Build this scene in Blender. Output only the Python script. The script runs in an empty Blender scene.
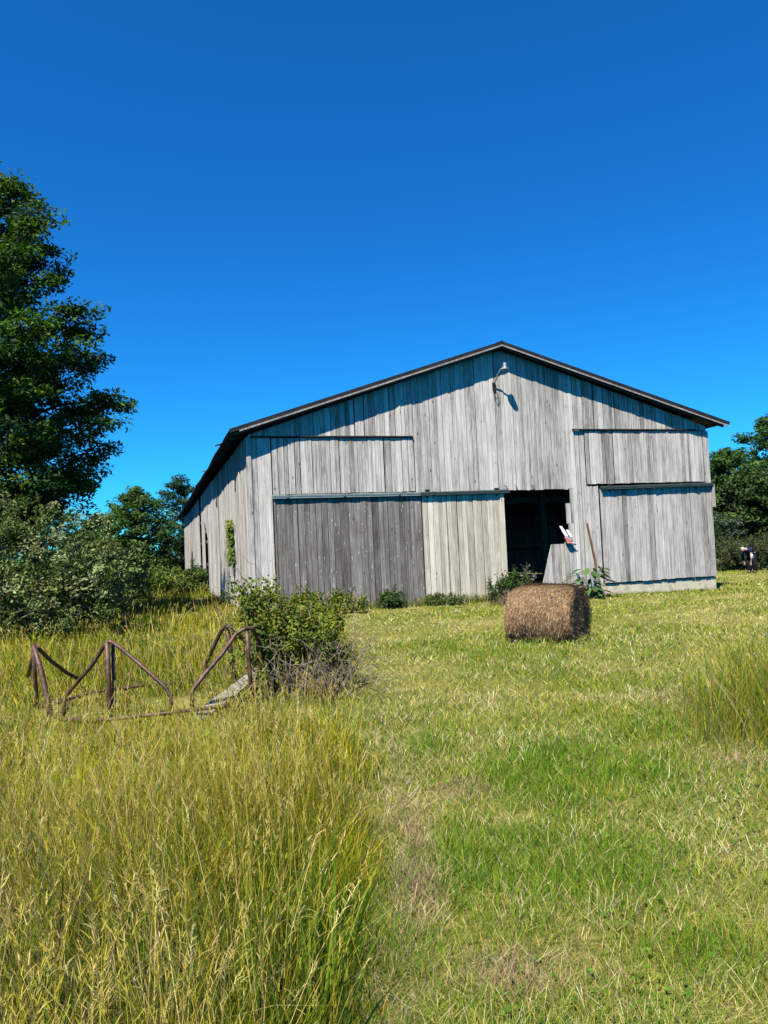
import bpy, math, random
import numpy as np
from mathutils import Vector

rng = np.random.default_rng(7)
random.seed(7)
R = math.radians
scene = bpy.context.scene
COL = scene.collection

# ------------------------------------------------------------------ camera
EYE = np.array([0, 0, 1.65]); FPX = 745.0
ROLL, PITCH = R(2.6), R(2.4)
_F = np.array([0, math.cos(PITCH), math.sin(PITCH)])
_U0 = np.array([0, -math.sin(PITCH), math.cos(PITCH)]); _R0 = np.array([1.0, 0, 0])
_RT = _R0 * math.cos(ROLL) - _U0 * math.sin(ROLL)
_UP = _R0 * math.sin(ROLL) + _U0 * math.cos(ROLL)

def at(px, py, Y):
    """world point seen at a photo pixel, at distance Y in front of the camera"""
    d = _F + _RT * (px - 384) / FPX + _UP * (512 - py) / FPX
    return EYE + d * Y / d[1]

# ------------------------------------------------------------------ noise / terrain
_LAT = rng.random((256, 256))
def vnoise(x, y):
    x = np.asarray(x, float); y = np.asarray(y, float)
    xi = np.floor(x).astype(int); yi = np.floor(y).astype(int)
    fx = x - xi; fy = y - yi
    fx = fx * fx * (3 - 2 * fx); fy = fy * fy * (3 - 2 * fy)
    g = lambda a, b: _LAT[a & 255, b & 255]
    return (g(xi, yi) * (1 - fx) + g(xi + 1, yi) * fx) * (1 - fy) + (g(xi, yi + 1) * (1 - fx) + g(xi + 1, yi + 1) * fx) * fy
def fbm(x, y, o=3):
    s = 0; a = 1; t = 0
    for k in range(o):
        s = s + a * vnoise(x * 2 ** k + 17 * k, y * 2 ** k + 31 * k); t += a; a *= .5
    return s / t
def sstep(a, b, x):
    t = np.clip((x - a) / (b - a), 0, 1); return t * t * (3 - 2 * t)
def ground(x, y):
    x = np.asarray(x, float); y = np.asarray(y, float)
    s = np.log1p(np.exp(np.clip((y - 8) / 2.0, -30, 30))) * 2.0
    s = np.minimum(s, 90)
    z = -.012 * s - .0155 * np.clip(x, 0, 60) * sstep(8, 22, y)
    near = 1 - sstep(40, 70, np.abs(y))
    return z + near * (.10 * (fbm(x * .45, y * .45) - .5) + .05 * (fbm(x * 1.7 + 9, y * 1.7) - .5))
def gz(x, y): return float(ground(x, y))

# barn frame
YAW = R(17.5); BL = np.array([-3.62, 20.0, 0.0]); BW = 15.05; BD = 40.0
AX = np.array([math.cos(YAW), math.sin(YAW), 0]); AY = np.array([-math.sin(YAW), math.cos(YAW), 0])
def barn_pt(s, t, z=0): return BL + AX * s + AY * t + np.array([0, 0, z])
def barn_st(x, y):
    dx = x - BL[0]; dy = y - BL[1]
    return dx * AX[0] + dy * AX[1], dx * AY[0] + dy * AY[1]

# ------------------------------------------------------------------ mesh builder
class MB:
    def __init__(self): self.v = []; self.c = []; self.f = []; self.n = 0
    def add(self, verts, faces, col=(.5, .5, .5)):
        """faces: list of (k, m) int arrays or python lists of equal-length faces"""
        verts = np.asarray(verts, float).reshape(-1, 3)
        col = np.asarray(col, float)
        if col.ndim == 1: col = np.tile(col, (len(verts), 1))
        self.v.append(verts); self.c.append(col)
        for fa in faces:
            fa = np.asarray(fa, int)
            if fa.size: self.f.append(fa + self.n)
        self.n += len(verts)
    def hexa(self, p, col=(.5, .5, .5)):
        """8 corner points: bottom 0-3 (ccw), top 4-7"""
        self.add(p, [[(0, 3, 2, 1), (4, 5, 6, 7), (0, 1, 5, 4), (1, 2, 6, 5), (2, 3, 7, 6), (3, 0, 4, 7)]], col)
    def box(self, a, b, col=(.5, .5, .5)):
        x0, y0, z0 = a; x1, y1, z1 = b
        self.hexa([(x0, y0, z0), (x1, y0, z0), (x1, y1, z0), (x0, y1, z0), (x0, y0, z1), (x1, y0, z1), (x1, y1, z1), (x0, y1, z1)], col)
    def bar(self, p, q, w, h, col=(.5, .5, .5), up=(0, 0, 1)):
        p = np.asarray(p, float); q = np.asarray(q, float); d = q - p; d /= np.linalg.norm(d)
        s = np.cross(d, up); s /= np.linalg.norm(s); u = np.cross(s, d)
        c = [(-w / 2, -h / 2), (w / 2, -h / 2), (w / 2, h / 2), (-w / 2, h / 2)]
        self.hexa([p + s * a + u * b for a, b in c] + [q + s * a + u * b for a, b in c], col)
    def tube(self, pts, rad, n=7, col=(.5, .5, .5)):
        pts = np.asarray(pts, float); m = len(pts)
        rad = np.full(m, rad, float) if np.isscalar(rad) else np.asarray(rad, float)
        tan = np.gradient(pts, axis=0); tan /= np.maximum(np.linalg.norm(tan, axis=1, keepdims=True), 1e-9)
        ref = np.array([0, 0, 1.0]) if abs(tan[0][2]) < .9 else np.array([1.0, 0, 0])
        vs = []
        a = np.linspace(0, 2 * math.pi, n, endpoint=False)
        s = np.cross(tan[0], ref); s /= np.linalg.norm(s)
        for i in range(m):
            s = s - tan[i] * (s @ tan[i]); s /= max(np.linalg.norm(s), 1e-9); u = np.cross(tan[i], s)
            vs.append(pts[i] + rad[i] * (np.cos(a)[:, None] * s + np.sin(a)[:, None] * u))
        vs = np.concatenate(vs)
        k = np.arange(n); k2 = (k + 1) % n
        q = np.concatenate([np.stack([i * n + k, i * n + k2, (i + 1) * n + k2, (i + 1) * n + k], 1) for i in range(m - 1)])
        self.add(vs, [q, [tuple(range(n - 1, -1, -1))], [tuple((m - 1) * n + j for j in range(n))]], col)
    def leaves(self, c, nrm, L, W, col, fold=.25):
        """diamond leaves: c (N,3) base centre, nrm (N,3), length/width (N,), colour (N,3)"""
        N = len(c); nrm = nrm / np.maximum(np.linalg.norm(nrm, axis=1, keepdims=True), 1e-9)
        r = rng.normal(size=(N, 3)); a = np.cross(nrm, r); a /= np.maximum(np.linalg.norm(a, axis=1, keepdims=True), 1e-9)
        b = np.cross(nrm, a); L = L[:, None]; W = W[:, None]
        v = np.stack([c - a * L * .5, c + b * W * .5 - nrm * W * fold - a * L * .06, c + a * L * .5 - nrm * L * .12, c - b * W * .5 - nrm * W * fold - a * L * .06], 1).reshape(-1, 3)
        i = np.arange(N)[:, None] * 4
        self.add(v, [np.concatenate([i, i + 1, i + 2, i + 3], 1)], np.repeat(col, 4, 0))
    def blades(self, p, az, lean, curl, L, W, col, tw=None):
        """grass blades as tapered bent strips"""
        N = len(p); t = np.array([0, .38, .72, 1.0])
        d = np.stack([np.cos(az), np.sin(az), 0 * az], 1)
        if tw is None: tw = rng.uniform(0, 2 * math.pi, N)
        w = np.stack([np.cos(tw), np.sin(tw), 0 * tw], 1)
        vs = []
        for k, tt in enumerate(t):
            hor = (lean * tt + curl * tt * tt) * L
            ver = L * tt * np.sqrt(np.clip(1 - (lean * .8 + curl * tt * .7) ** 2, .05, 1))
            c = p + d * hor[:, None]; c[:, 2] += ver
            if k < 3:
                ww = (W * (1 - .35 * tt) * .5)[:, None]
                vs += [c - w * ww, c + w * ww]
            else: vs.append(c)
        v = np.stack(vs, 1).reshape(-1, 3); i = np.arange(N)[:, None] * 7
        q = np.concatenate([np.concatenate([i, i + 1, i + 3, i + 2], 1), np.concatenate([i + 2, i + 3, i + 5, i + 4], 1)])
        self.add(v, [q, np.concatenate([i + 4, i + 5, i + 6], 1)], np.repeat(col, 7, 0))
        return vs[-1]
    def build(self, name, mat, parent=None, smooth=False):
        me = bpy.data.meshes.new(name)
        v = np.concatenate(self.v); c = np.concatenate(self.c)
        loops = np.concatenate([f.ravel() for f in self.f])
        tot = np.concatenate([np.full(len(f), f.shape[1]) for f in self.f])
        st = np.concatenate([[0], np.cumsum(tot)[:-1]])
        me.vertices.add(len(v)); me.vertices.foreach_set('co', v.astype(np.float32).ravel())
        me.loops.add(len(loops)); me.loops.foreach_set('vertex_index', loops.astype(np.int32))
        me.polygons.add(len(tot)); me.polygons.foreach_set('loop_start', st.astype(np.int32))
        me.update(calc_edges=True)
        at_ = me.color_attributes.new('col', 'FLOAT_COLOR', 'POINT')
        at_.data.foreach_set('color', np.concatenate([c, np.ones((len(c), 1))], 1).astype(np.float32).ravel())
        me.polygons.foreach_set('use_smooth', np.full(len(tot), bool(smooth)))
        me.materials.append(mat)
        o = bpy.data.objects.new(name, me); COL.objects.link(o)
        if parent: o.parent = parent
        return o

def tag(o, label=None, cat=None, group=None, kind=None):
    if label: o['label'] = label
    if cat: o['category'] = cat
    if group: o['group'] = group
    if kind: o['kind'] = kind
    return o
def empty(name, loc, rz=0):
    o = bpy.data.objects.new(name, None); COL.objects.link(o)
    o.location = loc; o.rotation_euler = (0, 0, rz); o.empty_display_size = .3
    return o

# ------------------------------------------------------------------ materials
def newmat(name):
    m = bpy.data.materials.new(name); m.use_nodes = True
    nt = m.node_tree; nt.nodes.clear()
    out = nt.nodes.new('ShaderNodeOutputMaterial')
    return m, nt, nt.nodes, nt.links, out
def N(nodes, t, **k):
    n = nodes.new(t)
    for a, b in k.items():
        if a in n.inputs: n.inputs[a].default_value = b
        else: setattr(n, a, b)
    return n
def math_(nd, lk, op, a, b=None, clamp=False):
    m = nd.new('ShaderNodeMath'); m.operation = op; m.use_clamp = clamp
    for i, x in enumerate((a, b)):
        if x is None: continue
        if isinstance(x, (int, float)): m.inputs[i].default_value = x
        else: lk.new(x, m.inputs[i])
    return m.outputs[0]
def ramp(nd, lk, fac, stops):
    r = nd.new('ShaderNodeValToRGB'); e = r.color_ramp.elements
    while len(e) > 1: e.remove(e[0])
    e[0].position = stops[0][0]; e[0].color = (*stops[0][1], 1)
    for p, c in stops[1:]:
        x = e.new(p); x.color = (*c, 1)
    lk.new(fac, r.inputs[0]); return r.outputs[0]
def noise(nd, lk, vec, scale, detail=4, rough=.55):
    n = nd.new('ShaderNodeTexNoise'); n.inputs['Scale'].default_value = scale
    n.inputs['Detail'].default_value = detail; n.inputs['Roughness'].default_value = rough
    lk.new(vec, n.inputs['Vector']); return n.outputs['Fac']

def wood(name, stops, fleck=None, knots=True, tonew=.36):
    m, nt, nd, lk, out = newmat(name)
    tc = nd.new('ShaderNodeTexCoord'); ca = N(nd, 'ShaderNodeAttribute', attribute_name='col')
    sp = nd.new('ShaderNodeSeparateColor'); lk.new(ca.outputs['Color'], sp.inputs[0])
    off = nd.new('ShaderNodeCombineXYZ')
    sd = math_(nd, lk, 'MULTIPLY', sp.outputs[1], 40.0); lk.new(sd, off.inputs[2]); lk.new(sd, off.inputs[0])
    add = N(nd, 'ShaderNodeVectorMath', operation='ADD'); lk.new(tc.outputs['Object'], add.inputs[0]); lk.new(off.outputs[0], add.inputs[1])
    def mp(sc):
        q = nd.new('ShaderNodeMapping'); q.inputs['Scale'].default_value = sc; lk.new(add.outputs[0], q.inputs['Vector']); return q.outputs[0]
    streak = noise(nd, lk, mp((26, 26, .55)), 1.0, 5, .7)
    fine = noise(nd, lk, mp((75, 75, 3.0)), 1.0, 4, .75)
    blot = noise(nd, lk, mp((2.2, 2.2, .9)), 1.0, 5, .6)
    v = math_(nd, lk, 'MULTIPLY', sp.outputs[0], tonew)
    for src, w in ((streak, .66), (fine, .62), (blot, .36)):
        v = math_(nd, lk, 'ADD', v, math_(nd, lk, 'MULTIPLY', math_(nd, lk, 'SUBTRACT', src, .5), w * 1.6))
    v = math_(nd, lk, 'ADD', v, .5 - tonew / 2)
    if knots:
        vo = nd.new('ShaderNodeTexVoronoi'); vo.inputs['Scale'].default_value = 1; lk.new(mp((5.5, 5.5, 1.7)), vo.inputs['Vector'])
        kn = math_(nd, lk, 'LESS_THAN', vo.outputs['Distance'], .085)
        v = math_(nd, lk, 'SUBTRACT', v, math_(nd, lk, 'MULTIPLY', kn, .38))
    if fleck:
        vo = nd.new('ShaderNodeTexVoronoi'); vo.inputs['Scale'].default_value = 1
        dst = nd.new('ShaderNodeVectorMath'); dst.operation = 'ADD'
        nz = nd.new('ShaderNodeTexNoise'); nz.inputs['Scale'].default_value = 9; lk.new(add.outputs[0], nz.inputs['Vector'])
        scv = N(nd, 'ShaderNodeVectorMath', operation='SCALE'); scv.inputs['Scale'].default_value = .9
        lk.new(nz.outputs['Color'], scv.inputs[0]); lk.new(mp((12, 12, 3.2)), dst.inputs[0]); lk.new(scv.outputs[0], dst.inputs[1])
        lk.new(dst.outputs[0], vo.inputs['Vector'])
        kn = math_(nd, lk, 'LESS_THAN', vo.outputs['Distance'], .14)
        gate = math_(nd, lk, 'GREATER_THAN', noise(nd, lk, mp((1.3, 1.3, .8)), 1.0, 3), .40)
        v = math_(nd, lk, 'ADD', v, math_(nd, lk, 'MULTIPLY', math_(nd, lk, 'MULTIPLY', kn, gate), fleck))
    c = ramp(nd, lk, v, stops)
    b = N(nd, 'ShaderNodeBsdfPrincipled', Roughness=.92); b.inputs['Specular IOR Level'].default_value = .15
    lk.new(c, b.inputs['Base Color'])
    bm = N(nd, 'ShaderNodeBump', Strength=.5, Distance=.01); lk.new(fine, bm.inputs['Height']); lk.new(bm.outputs[0], b.inputs['Normal'])
    lk.new(b.outputs[0], out.inputs[0]); return m

def leafmat(name, trans=.3, rough=.55, spec=.25):
    m, nt, nd, lk, out = newmat(name)
    ca = N(nd, 'ShaderNodeAttribute', attribute_name='col')
    b = N(nd, 'ShaderNodeBsdfPrincipled', Roughness=rough); b.inputs['Specular IOR Level'].default_value = spec
    lk.new(ca.outputs['Color'], b.inputs['Base Color'])
    t = nd.new('ShaderNodeBsdfTranslucent')
    hs = N(nd, 'ShaderNodeHueSaturation', Hue=.488, Saturation=1.15, Value=1.35); lk.new(ca.outputs['Color'], hs.inputs['Color']); lk.new(hs.outputs[0], t.inputs['Color'])
    mx = nd.new('ShaderNodeMixShader'); mx.inputs[0].default_value = trans
    lk.new(b.outputs[0], mx.inputs[1]); lk.new(t.outputs[0], mx.inputs[2]); lk.new(mx.outputs[0], out.inputs[0]); return m

def noisy(name, stops, scale=8, rough=.9, metal=0, spec=.2, bump=.3, stretch=(1, 1, 1), useattr=False, detail=6):
    m, nt, nd, lk, out = newmat(name)
    tc = nd.new('ShaderNodeTexCoord'); q = nd.new('ShaderNodeMapping'); q.inputs['Scale'].default_value = stretch
    lk.new(tc.outputs['Object'], q.inputs['Vector'])
    f = noise(nd, lk, q.outputs[0], scale, detail, .62)
    b = N(nd, 'ShaderNodeBsdfPrincipled', Roughness=rough, Metallic=metal); b.inputs['Specular IOR Level'].default_value = spec
    fac = f
    if useattr:
        ca = N(nd, 'ShaderNodeAttribute', attribute_name='col'); sp = nd.new('ShaderNodeSeparateColor'); lk.new(ca.outputs['Color'], sp.inputs[0])
        fac = math_(nd, lk, 'ADD', f, math_(nd, lk, 'SUBTRACT', sp.outputs[0], .5))
    lk.new(ramp(nd, lk, fac, stops), b.inputs['Base Color'])
    if bump:
        bm = N(nd, 'ShaderNodeBump', Strength=bump, Distance=.02); lk.new(f, bm.inputs['Height']); lk.new(bm.outputs[0], b.inputs['Normal'])
    lk.new(b.outputs[0], out.inputs[0]); return m

M_WALL = wood('weathered_grey_wood', [(.05, (.05, .046, .040)), (.33, (.245, .222, .186)), (.55, (.455, .422, .362)), (.9, (.69, .65, .565))])
M_DARKDOOR = wood('dark_weathered_wood', [(.1, (.04, .035, .028)), (.45, (.145, .130, .108)), (.7, (.25, .23, .20)), (1, (.50, .475, .43))], fleck=.45)
M_PALEDOOR = wood('pale_yellowed_wood', [(.02, (.12, .105, .07)), (.4, (.40, .355, .255)), (.65, (.60, .545, .415)), (1, (.74, .69, .56))])
M_BEAM = wood('barn_timber', [(.1, (.05, .04, .03)), (.5, (.13, .11, .085)), (1, (.24, .21, .17))], knots=False)
M_BROWN = wood('brown_wood', [(.1, (.06, .03, .015)), (.5, (.17, .09, .045)), (1, (.30, .18, .10))], knots=False)
M_FASCIA = wood('fascia_wood', [(.1, (.12, .10, .085)), (.5, (.33, .30, .265)), (1, (.5, .47, .43))], knots=False)
M_TIN = noisy('dark_roof_tin', [(.3, (.018, .016, .016)), (.6, (.035, .03, .03)), (.8, (.08, .06, .05))], 3, .55, .3)
M_GALV = noisy('galvanised_rail', [(.3, (.10, .14, .14)), (.6, (.17, .22, .22)), (.85, (.25, .29, .28))], 6, .5, .3, .4, .1, (1, 1, 4))
M_DARKRAIL = noisy('dark_green_rail', [(.3, (.02, .032, .03)), (.7, (.045, .066, .062))], 6, .5, .2, .4, .1)
M_LAMP = noisy('lamp_aluminium', [(.3, (.15, .17, .185)), (.7, (.26, .29, .30))], 12, .5, .3, .5, .05)
M_IRON = noisy('black_iron', [(.3, (.012, .012, .012)), (.7, (.05, .04, .035))], 12, .6, .4)
M_RUST = noisy('rusty_pipe', [(.25, (.022, .011, .007)), (.45, (.060, .030, .019)), (.58, (.115, .060, .036)), (.7, (.19, .12, .08)), (.85, (.28, .21, .16))], 14, .55, .25, .45, .35)
M_CONC = noisy('pale_block_foundation', [(.25, (.28, .24, .14)), (.5, (.50, .45, .31)), (.8, (.62, .57, .43))], 5, .95, 0, .1, .5)
M_DIRT = noisy('barn_dirt', [(.3, (.05, .038, .025)), (.7, (.12, .095, .065))], 3, .97, 0, .05, .6)
M_BARK = noisy('bark', [(.3, (.035, .028, .022)), (.6, (.09, .075, .06)), (.85, (.15, .13, .11))], 5, .95, 0, .1, .8, (3, 3, .7))
M_TWIG = noisy('dead_cane', [(.3, (.10, .075, .045)), (.6, (.22, .175, .115)), (.85, (.36, .30, .21))], 9, .9, 0, .1, .2)
M_LEAF = leafmat('tree_leaf', .25, .6, .10)
M_SILVER = leafmat('olive_shrub_leaf', .18, .6, .14)
M_GRASS = leafmat('grass_blade', .24, .7, .05)
M_STRAW = leafmat('straw', .15, .75, .15)

# ------------------------------------------------------------------ ground
def ground_mat():
    m, nt, nd, lk, out = newmat('meadow_ground')
    tc = nd.new('ShaderNodeTexCoord'); o = tc.outputs['Object']
    big = noise(nd, lk, o, .35, 5, .6); mid = noise(nd, lk, o, 1.6, 5, .65)
    q = nd.new('ShaderNodeMapping'); q.inputs['Scale'].default_value = (9, 26, 9); q.inputs['Rotation'].default_value = (0, 0, .25); lk.new(o, q.inputs['Vector'])
    fine = noise(nd, lk, q.outputs[0], 1.6, 5, .7)
    v = math_(nd, lk, 'ADD', math_(nd, lk, 'MULTIPLY', big, .55), math_(nd, lk, 'MULTIPLY', mid, .55))
    v = math_(nd, lk, 'ADD', v, math_(nd, lk, 'MULTIPLY', fine, .75))
    v = math_(nd, lk, 'SUBTRACT', v, .42)
    c = ramp(nd, lk, v, [(.22, (.05, .075, .012)), (.40, (.13, .155, .028)), (.54, (.23, .21, .055)), (.68, (.36, .31, .11)), (.84, (.52, .46, .22))])
    b = N(nd, 'ShaderNodeBsdfPrincipled', Roughness=.95); b.inputs['Specular IOR Level'].default_value = .1
    lk.new(c, b.inputs['Base Color'])
    bm = N(nd, 'ShaderNodeBump', Strength=.9, Distance=.06); lk.new(fine, bm.inputs['Height']); lk.new(bm.outputs[0], b.inputs['Normal'])
    lk.new(b.outputs[0], out.inputs[0]); return m
def axis(lo, hi, fine_lo, fine_hi, st):
    a = list(np.arange(fine_lo, fine_hi + 1e-6, st)); d = st
    x = fine_hi
    while x < hi: d *= 1.18; x += d; a.append(x)
    d = st; x = fine_lo
    while x > lo: d *= 1.18; x -= d; a.insert(0, x)
    return np.array(a)
gx = axis(-500, 500, -16, 24, .28); gy = axis(-120, 700, -2, 46, .28)
X, Y = np.meshgrid(gx, gy); Z = ground(X, Y)
g = MB(); nx, ny = len(gx), len(gy)
idx = np.arange(nx * ny).reshape(ny, nx)
q = np.stack([idx[:-1, :-1], idx[:-1, 1:], idx[1:, 1:], idx[1:, :-1]], -1).reshape(-1, 4)
g.add(np.stack([X, Y, Z], -1).reshape(-1, 3), [q])
tag(g.build('ground', ground_mat(), smooth=True), kind='structure')

# ------------------------------------------------------------------ barn
barn = empty('barn', BL, YAW)
tag(barn, 'large weathered grey board barn with low gabled roof and sliding doors', 'barn')
DROP = .011                                # the barn steps down with the slope towards its far end
RIDX, RIDZ = 7.6, 7.36                     # ridge (underside of roof)
ZL, ZR = 4.72, 5.02                        # roof underside over the side walls
OV = .33                                   # gable overhang
def roofz(s):
    s = np.asarray(s, float)
    return np.where(s < RIDX, ZL + (RIDZ - ZL) * s / RIDX, RIDZ + (ZR - RIDZ) * (s - RIDX) / (BW - RIDX))
def tone(): return (float(np.clip(rng.normal(.5, .2) - (.35 if rng.random() < .06 else 0), -.2, 1.1)), float(rng.random()), 0)
def boards(mb, u0, u1, zb, zt, P, w=(.10, .20), th=.024, gap=.009, jit=.007, skip=(), rag=0.0, tilt=.004):
    """vertical boards; P(u, d, z) -> local point; d is outward"""
    u = u0
    while u < u1 - .03:
        ww = min(rng.uniform(*w), u1 - u)
        if u1 - u - ww < .05: ww = u1 - u
        a, b = u, u + ww - (gap * rng.uniform(.4, 2.0) if rng.random() > .10 else gap * rng.uniform(2.2, 4))
        u += ww
        if any(k0 < (a + b) / 2 < k1 for k0, k1 in skip): continue
        d = rng.uniform(-jit, jit); dz = rng.uniform(-rag, rag)
        d2 = d + rng.uniform(-tilt, tilt) + (rng.uniform(-.012, .03) if rng.random() < .09 else 0)
        B0, B1 = zb(a) + dz, zb(b) + dz
        T0, T1 = zt(a), zt(b)
        mb.hexa([P(a, d + th, B0), P(b, d2 + th, B1), P(b, d2, B1), P(a, d, B0), P(a, d + th, T0), P(b, d2 + th, T1), P(b, d2, T1), P(a, d, T0)], tone())
PF = lambda off: (lambda u, d, z: (u, -d - off, z))
c_ = lambda z: (lambda u: z)
rz = lambda u: float(roofz(u)) - .005
# front wall
fw = MB(); F0 = PF(0)
boards(fw, .03, .64, c_(-.03), c_(4.66), F0, w=(.18, .26))
boards(fw, .03, 4.78, c_(4.665), rz, PF(.022))
boards(fw, 4.78, 9.93, c_(3.06), rz, F0, rag=.02)
boards(fw, 9.93, 10.42, c_(0.02), rz, F0)
boards(fw, 10.42, 10.84, c_(.02), c_(3.14), F0)
boards(fw, 10.42, 15.02, c_(4.885), rz, PF(.022))
boards(fw, 9.72, 9.93, c_(1.43), c_(2.0), F0); boards(fw, 9.66, 9.93, c_(2.0), c_(2.62), F0); boards(fw, 9.82, 9.93, c_(2.62), c_(3.06), F0)
boards(fw, 9.55, 9.93, c_(.0), c_(1.428), F0)
fw.build('front_wall', M_WALL, barn)
# half-height board gate standing inside the doorway
hp = MB()
zc = lambda u: min(1.38, -.1 + max(0.02, (u - 8.72)) * 3.4)
boards(hp, 8.74, 9.75, c_(-.05), zc, PF(-.16), w=(.12, .17))
hp.bar((8.9, .20, .35), (9.8, .20, .38), .04, .1, tone())
hp.build('stall_gate', M_WALL, barn)
# side and back walls
lw = MB(); PL = lambda u, d, z: (-d, u, z - DROP * u)
zl = lambda u: (2.3 + 1.2 * (u - 14.9) / 2.3) if 14.9 < u < 17.2 else -.08
boards(lw, .0, 14.9, zl, c_(ZL - .03), PL, w=(.15, .27), gap=.012, jit=.012)
boards(lw, 14.92, 17.18, zl, c_(ZL - .03), PL, w=(.15, .25), gap=.012, jit=.012, skip=())
boards(lw, 17.2, BD, c_(-.08), c_(ZL - .03), PL, w=(.15, .27), skip=((19.3, 21.0),), gap=.012, jit=.012)
lw.build('left_wall', M_WALL, barn)
rw = MB(); PR = lambda u, d, z: (BW + d, u, z - DROP * u)
boards(rw, .0, BD, c_(0.02), c_(ZR - .03), PR, w=(.05, .09), gap=.003, jit=.008, skip=())
rw.build('right_wall', M_WALL, barn)
bw_ = MB()
boards(bw_, .03, BW - .03, c_(-.1 - DROP * BD), lambda u: rz(u) - DROP * BD, lambda u, d, z: (u, BD + d - .03, z), gap=.004)
bw_.build('back_wall', M_WALL, barn)
# loft doors above the tracks, drip boards
for s0, s1, z0, z1 in ((.66, 4.76, 3.10, 4.64), (10.44, 14.86, 3.20, 4.86)):
    ld = MB(); boards(ld, s0, s1, c_(z0), c_(z1), PF(.03), rag=.008); ld.build('loft_door', M_WALL, barn)
for s0, s1, z in ((.1, 4.74, 4.68), (10.0, 14.6, 4.90)):
    db = MB(); db.hexa([(s0, -.10, z - .02), (s1, -.10, z - .02), (s1, -.045, z), (s0, -.045, z), (s0, -.10, z + .012), (s1, -.10, z + .012), (s1, -.045, z + .03), (s0, -.045, z + .03)], (.0, .3, 0))
    db.build('drip_board', M_IRON, barn)
cb = MB(); cb.box((BW - .17, -.075, .10), (BW + .03, -.047, 4.86), tone()); cb.build('corner_board', M_WALL, barn); cb = MB(); cb.box((-.03, -.05, -.05), (.10, -.03, 4.66), tone())
cb.build('corner_board', M_WALL, barn)
# sliding doors
def hangers(door, xs, z, off):
    for x in xs:
        h = MB(); h.box((x - .025, -off - .05, z - .12), (x + .025, -off - .035, z + .12)); h.box((x - .07, -off - .06, z + .06), (x + .07, -off - .033, z + .12))
        h.build('hanger', M_IRON, door)
dd = MB(); boards(dd, .68, 4.90, lambda u: -.10 - .012 * u, c_(2.955), PF(.085), w=(.12, .19), rag=.015)
dd.box((.66, -.125, -.1), (.70, -.06, 2.96), tone())
o = dd.build('sliding_door', M_DARKDOOR, barn); o['label'] = 'dark brown grey sliding door with pale flecks'
hangers(o, (1.1, 2.8, 4.4), 2.98, .06)
pd = MB(); boards(pd, 4.93, 7.46, lambda u: -.14, c_(3.0), PF(.06), w=(.12, .22), rag=.012)
pd.box((7.40, -.115, -.12), (7.52, -.03, 2.99), tone())
o = pd.build('sliding_door', M_PALEDOOR, barn); o['label'] = 'pale yellowish sliding door pushed back from the doorway'
hangers(o, (5.1, 7.3), 3.02, .06)
rd = MB(); boards(rd, 10.86, 14.86, (lambda u: .62 if 13.95 < u < 14.06 else .10), c_(3.04), PF(.05), w=(.13, .23), rag=.01)
o = rd.build('sliding_door', M_WALL, barn); o['label'] = 'closed grey sliding door under the right rail'
hangers(o, (11.2, 14.5), 3.06, .06)
# tracks: box rail with hood lip
def track(s0, s1, z0, z1, m):
    t = MB()
    for (ya, yb, da, db_) in ((-.18, -.07, .02, .09), (-.18, -.165, -.02, .02)):
        t.hexa([(s0, ya, z0 + da), (s1, ya, z1 + da), (s1, yb, z1 + da), (s0, yb, z0 + da), (s0, ya, z0 + db_ - (.03 if db_ > .01 else 0)), (s1, ya, z1 + db_ - (.03 if db_ > .01 else 0)), (s1, yb, z1 + db_), (s0, yb, z0 + db_)])
    for x in np.arange(s0 + .4, s1, 1.6): t.box((x - .03, -.195, z0 + .0), (x + .03, -.182, z0 + .09))
    t.build('door_track', m, barn)
track(.62, 4.86, 3.0, 2.985, M_GALV); track(4.87, 7.7, 2.985, 3.0, M_DARKRAIL); track(10.86, 15.1, 3.03, 3.07, M_DARKRAIL)
hd = MB(); hd.bar((7.5, .06, 3.14), (9.95, .06, 3.14), .05, .12, (.2, .4, 0)); hd.build('door_header', M_BEAM, barn)
for s in (7.62, 7.95, 8.5):
    hk = MB(); hk.tube([(s, -.07, 3.2), (s, -.12, 3.16), (s + .03, -.13, 3.08), (s + .07, -.10, 3.05)], .014, 6); hk.build('door_hook', M_IRON, barn)
bk = MB(); bk.box((BW + .02, -.16, 2.35), (BW + .10, -.05, 3.1)); bk.build('track_end_bracket', M_FASCIA, barn)
# foundation under the right part
fd = MB()
x = 10.55
while x < BW + .02:
    w = min(.42, BW + .04 - x); fd.box((x, -.02 + rng.uniform(-.012, .012), -1.0), (x + w - .008, .3, .06 + rng.uniform(-.012, .01)), (.5, .5, .5)); x += w
y = .31
while y < BD:
    fd.box((BW - .22, y, -1.6), (BW + .03 + rng.uniform(-.01, .01), y + .41, -.01 - DROP * y)); y += .42
fd.build('foundation', M_CONC, barn)
sl = MB(); sl.bar((.05, .09, .03), (.6, .09, .03), .12, .15, tone()); sl.build('sill_beam', M_BEAM, barn); sl = MB(); sl.bar((9.95, .09, .06), (15.0, .09, .06), .12, .12, tone()); sl.build('sill_beam', M_BEAM, barn)
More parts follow.
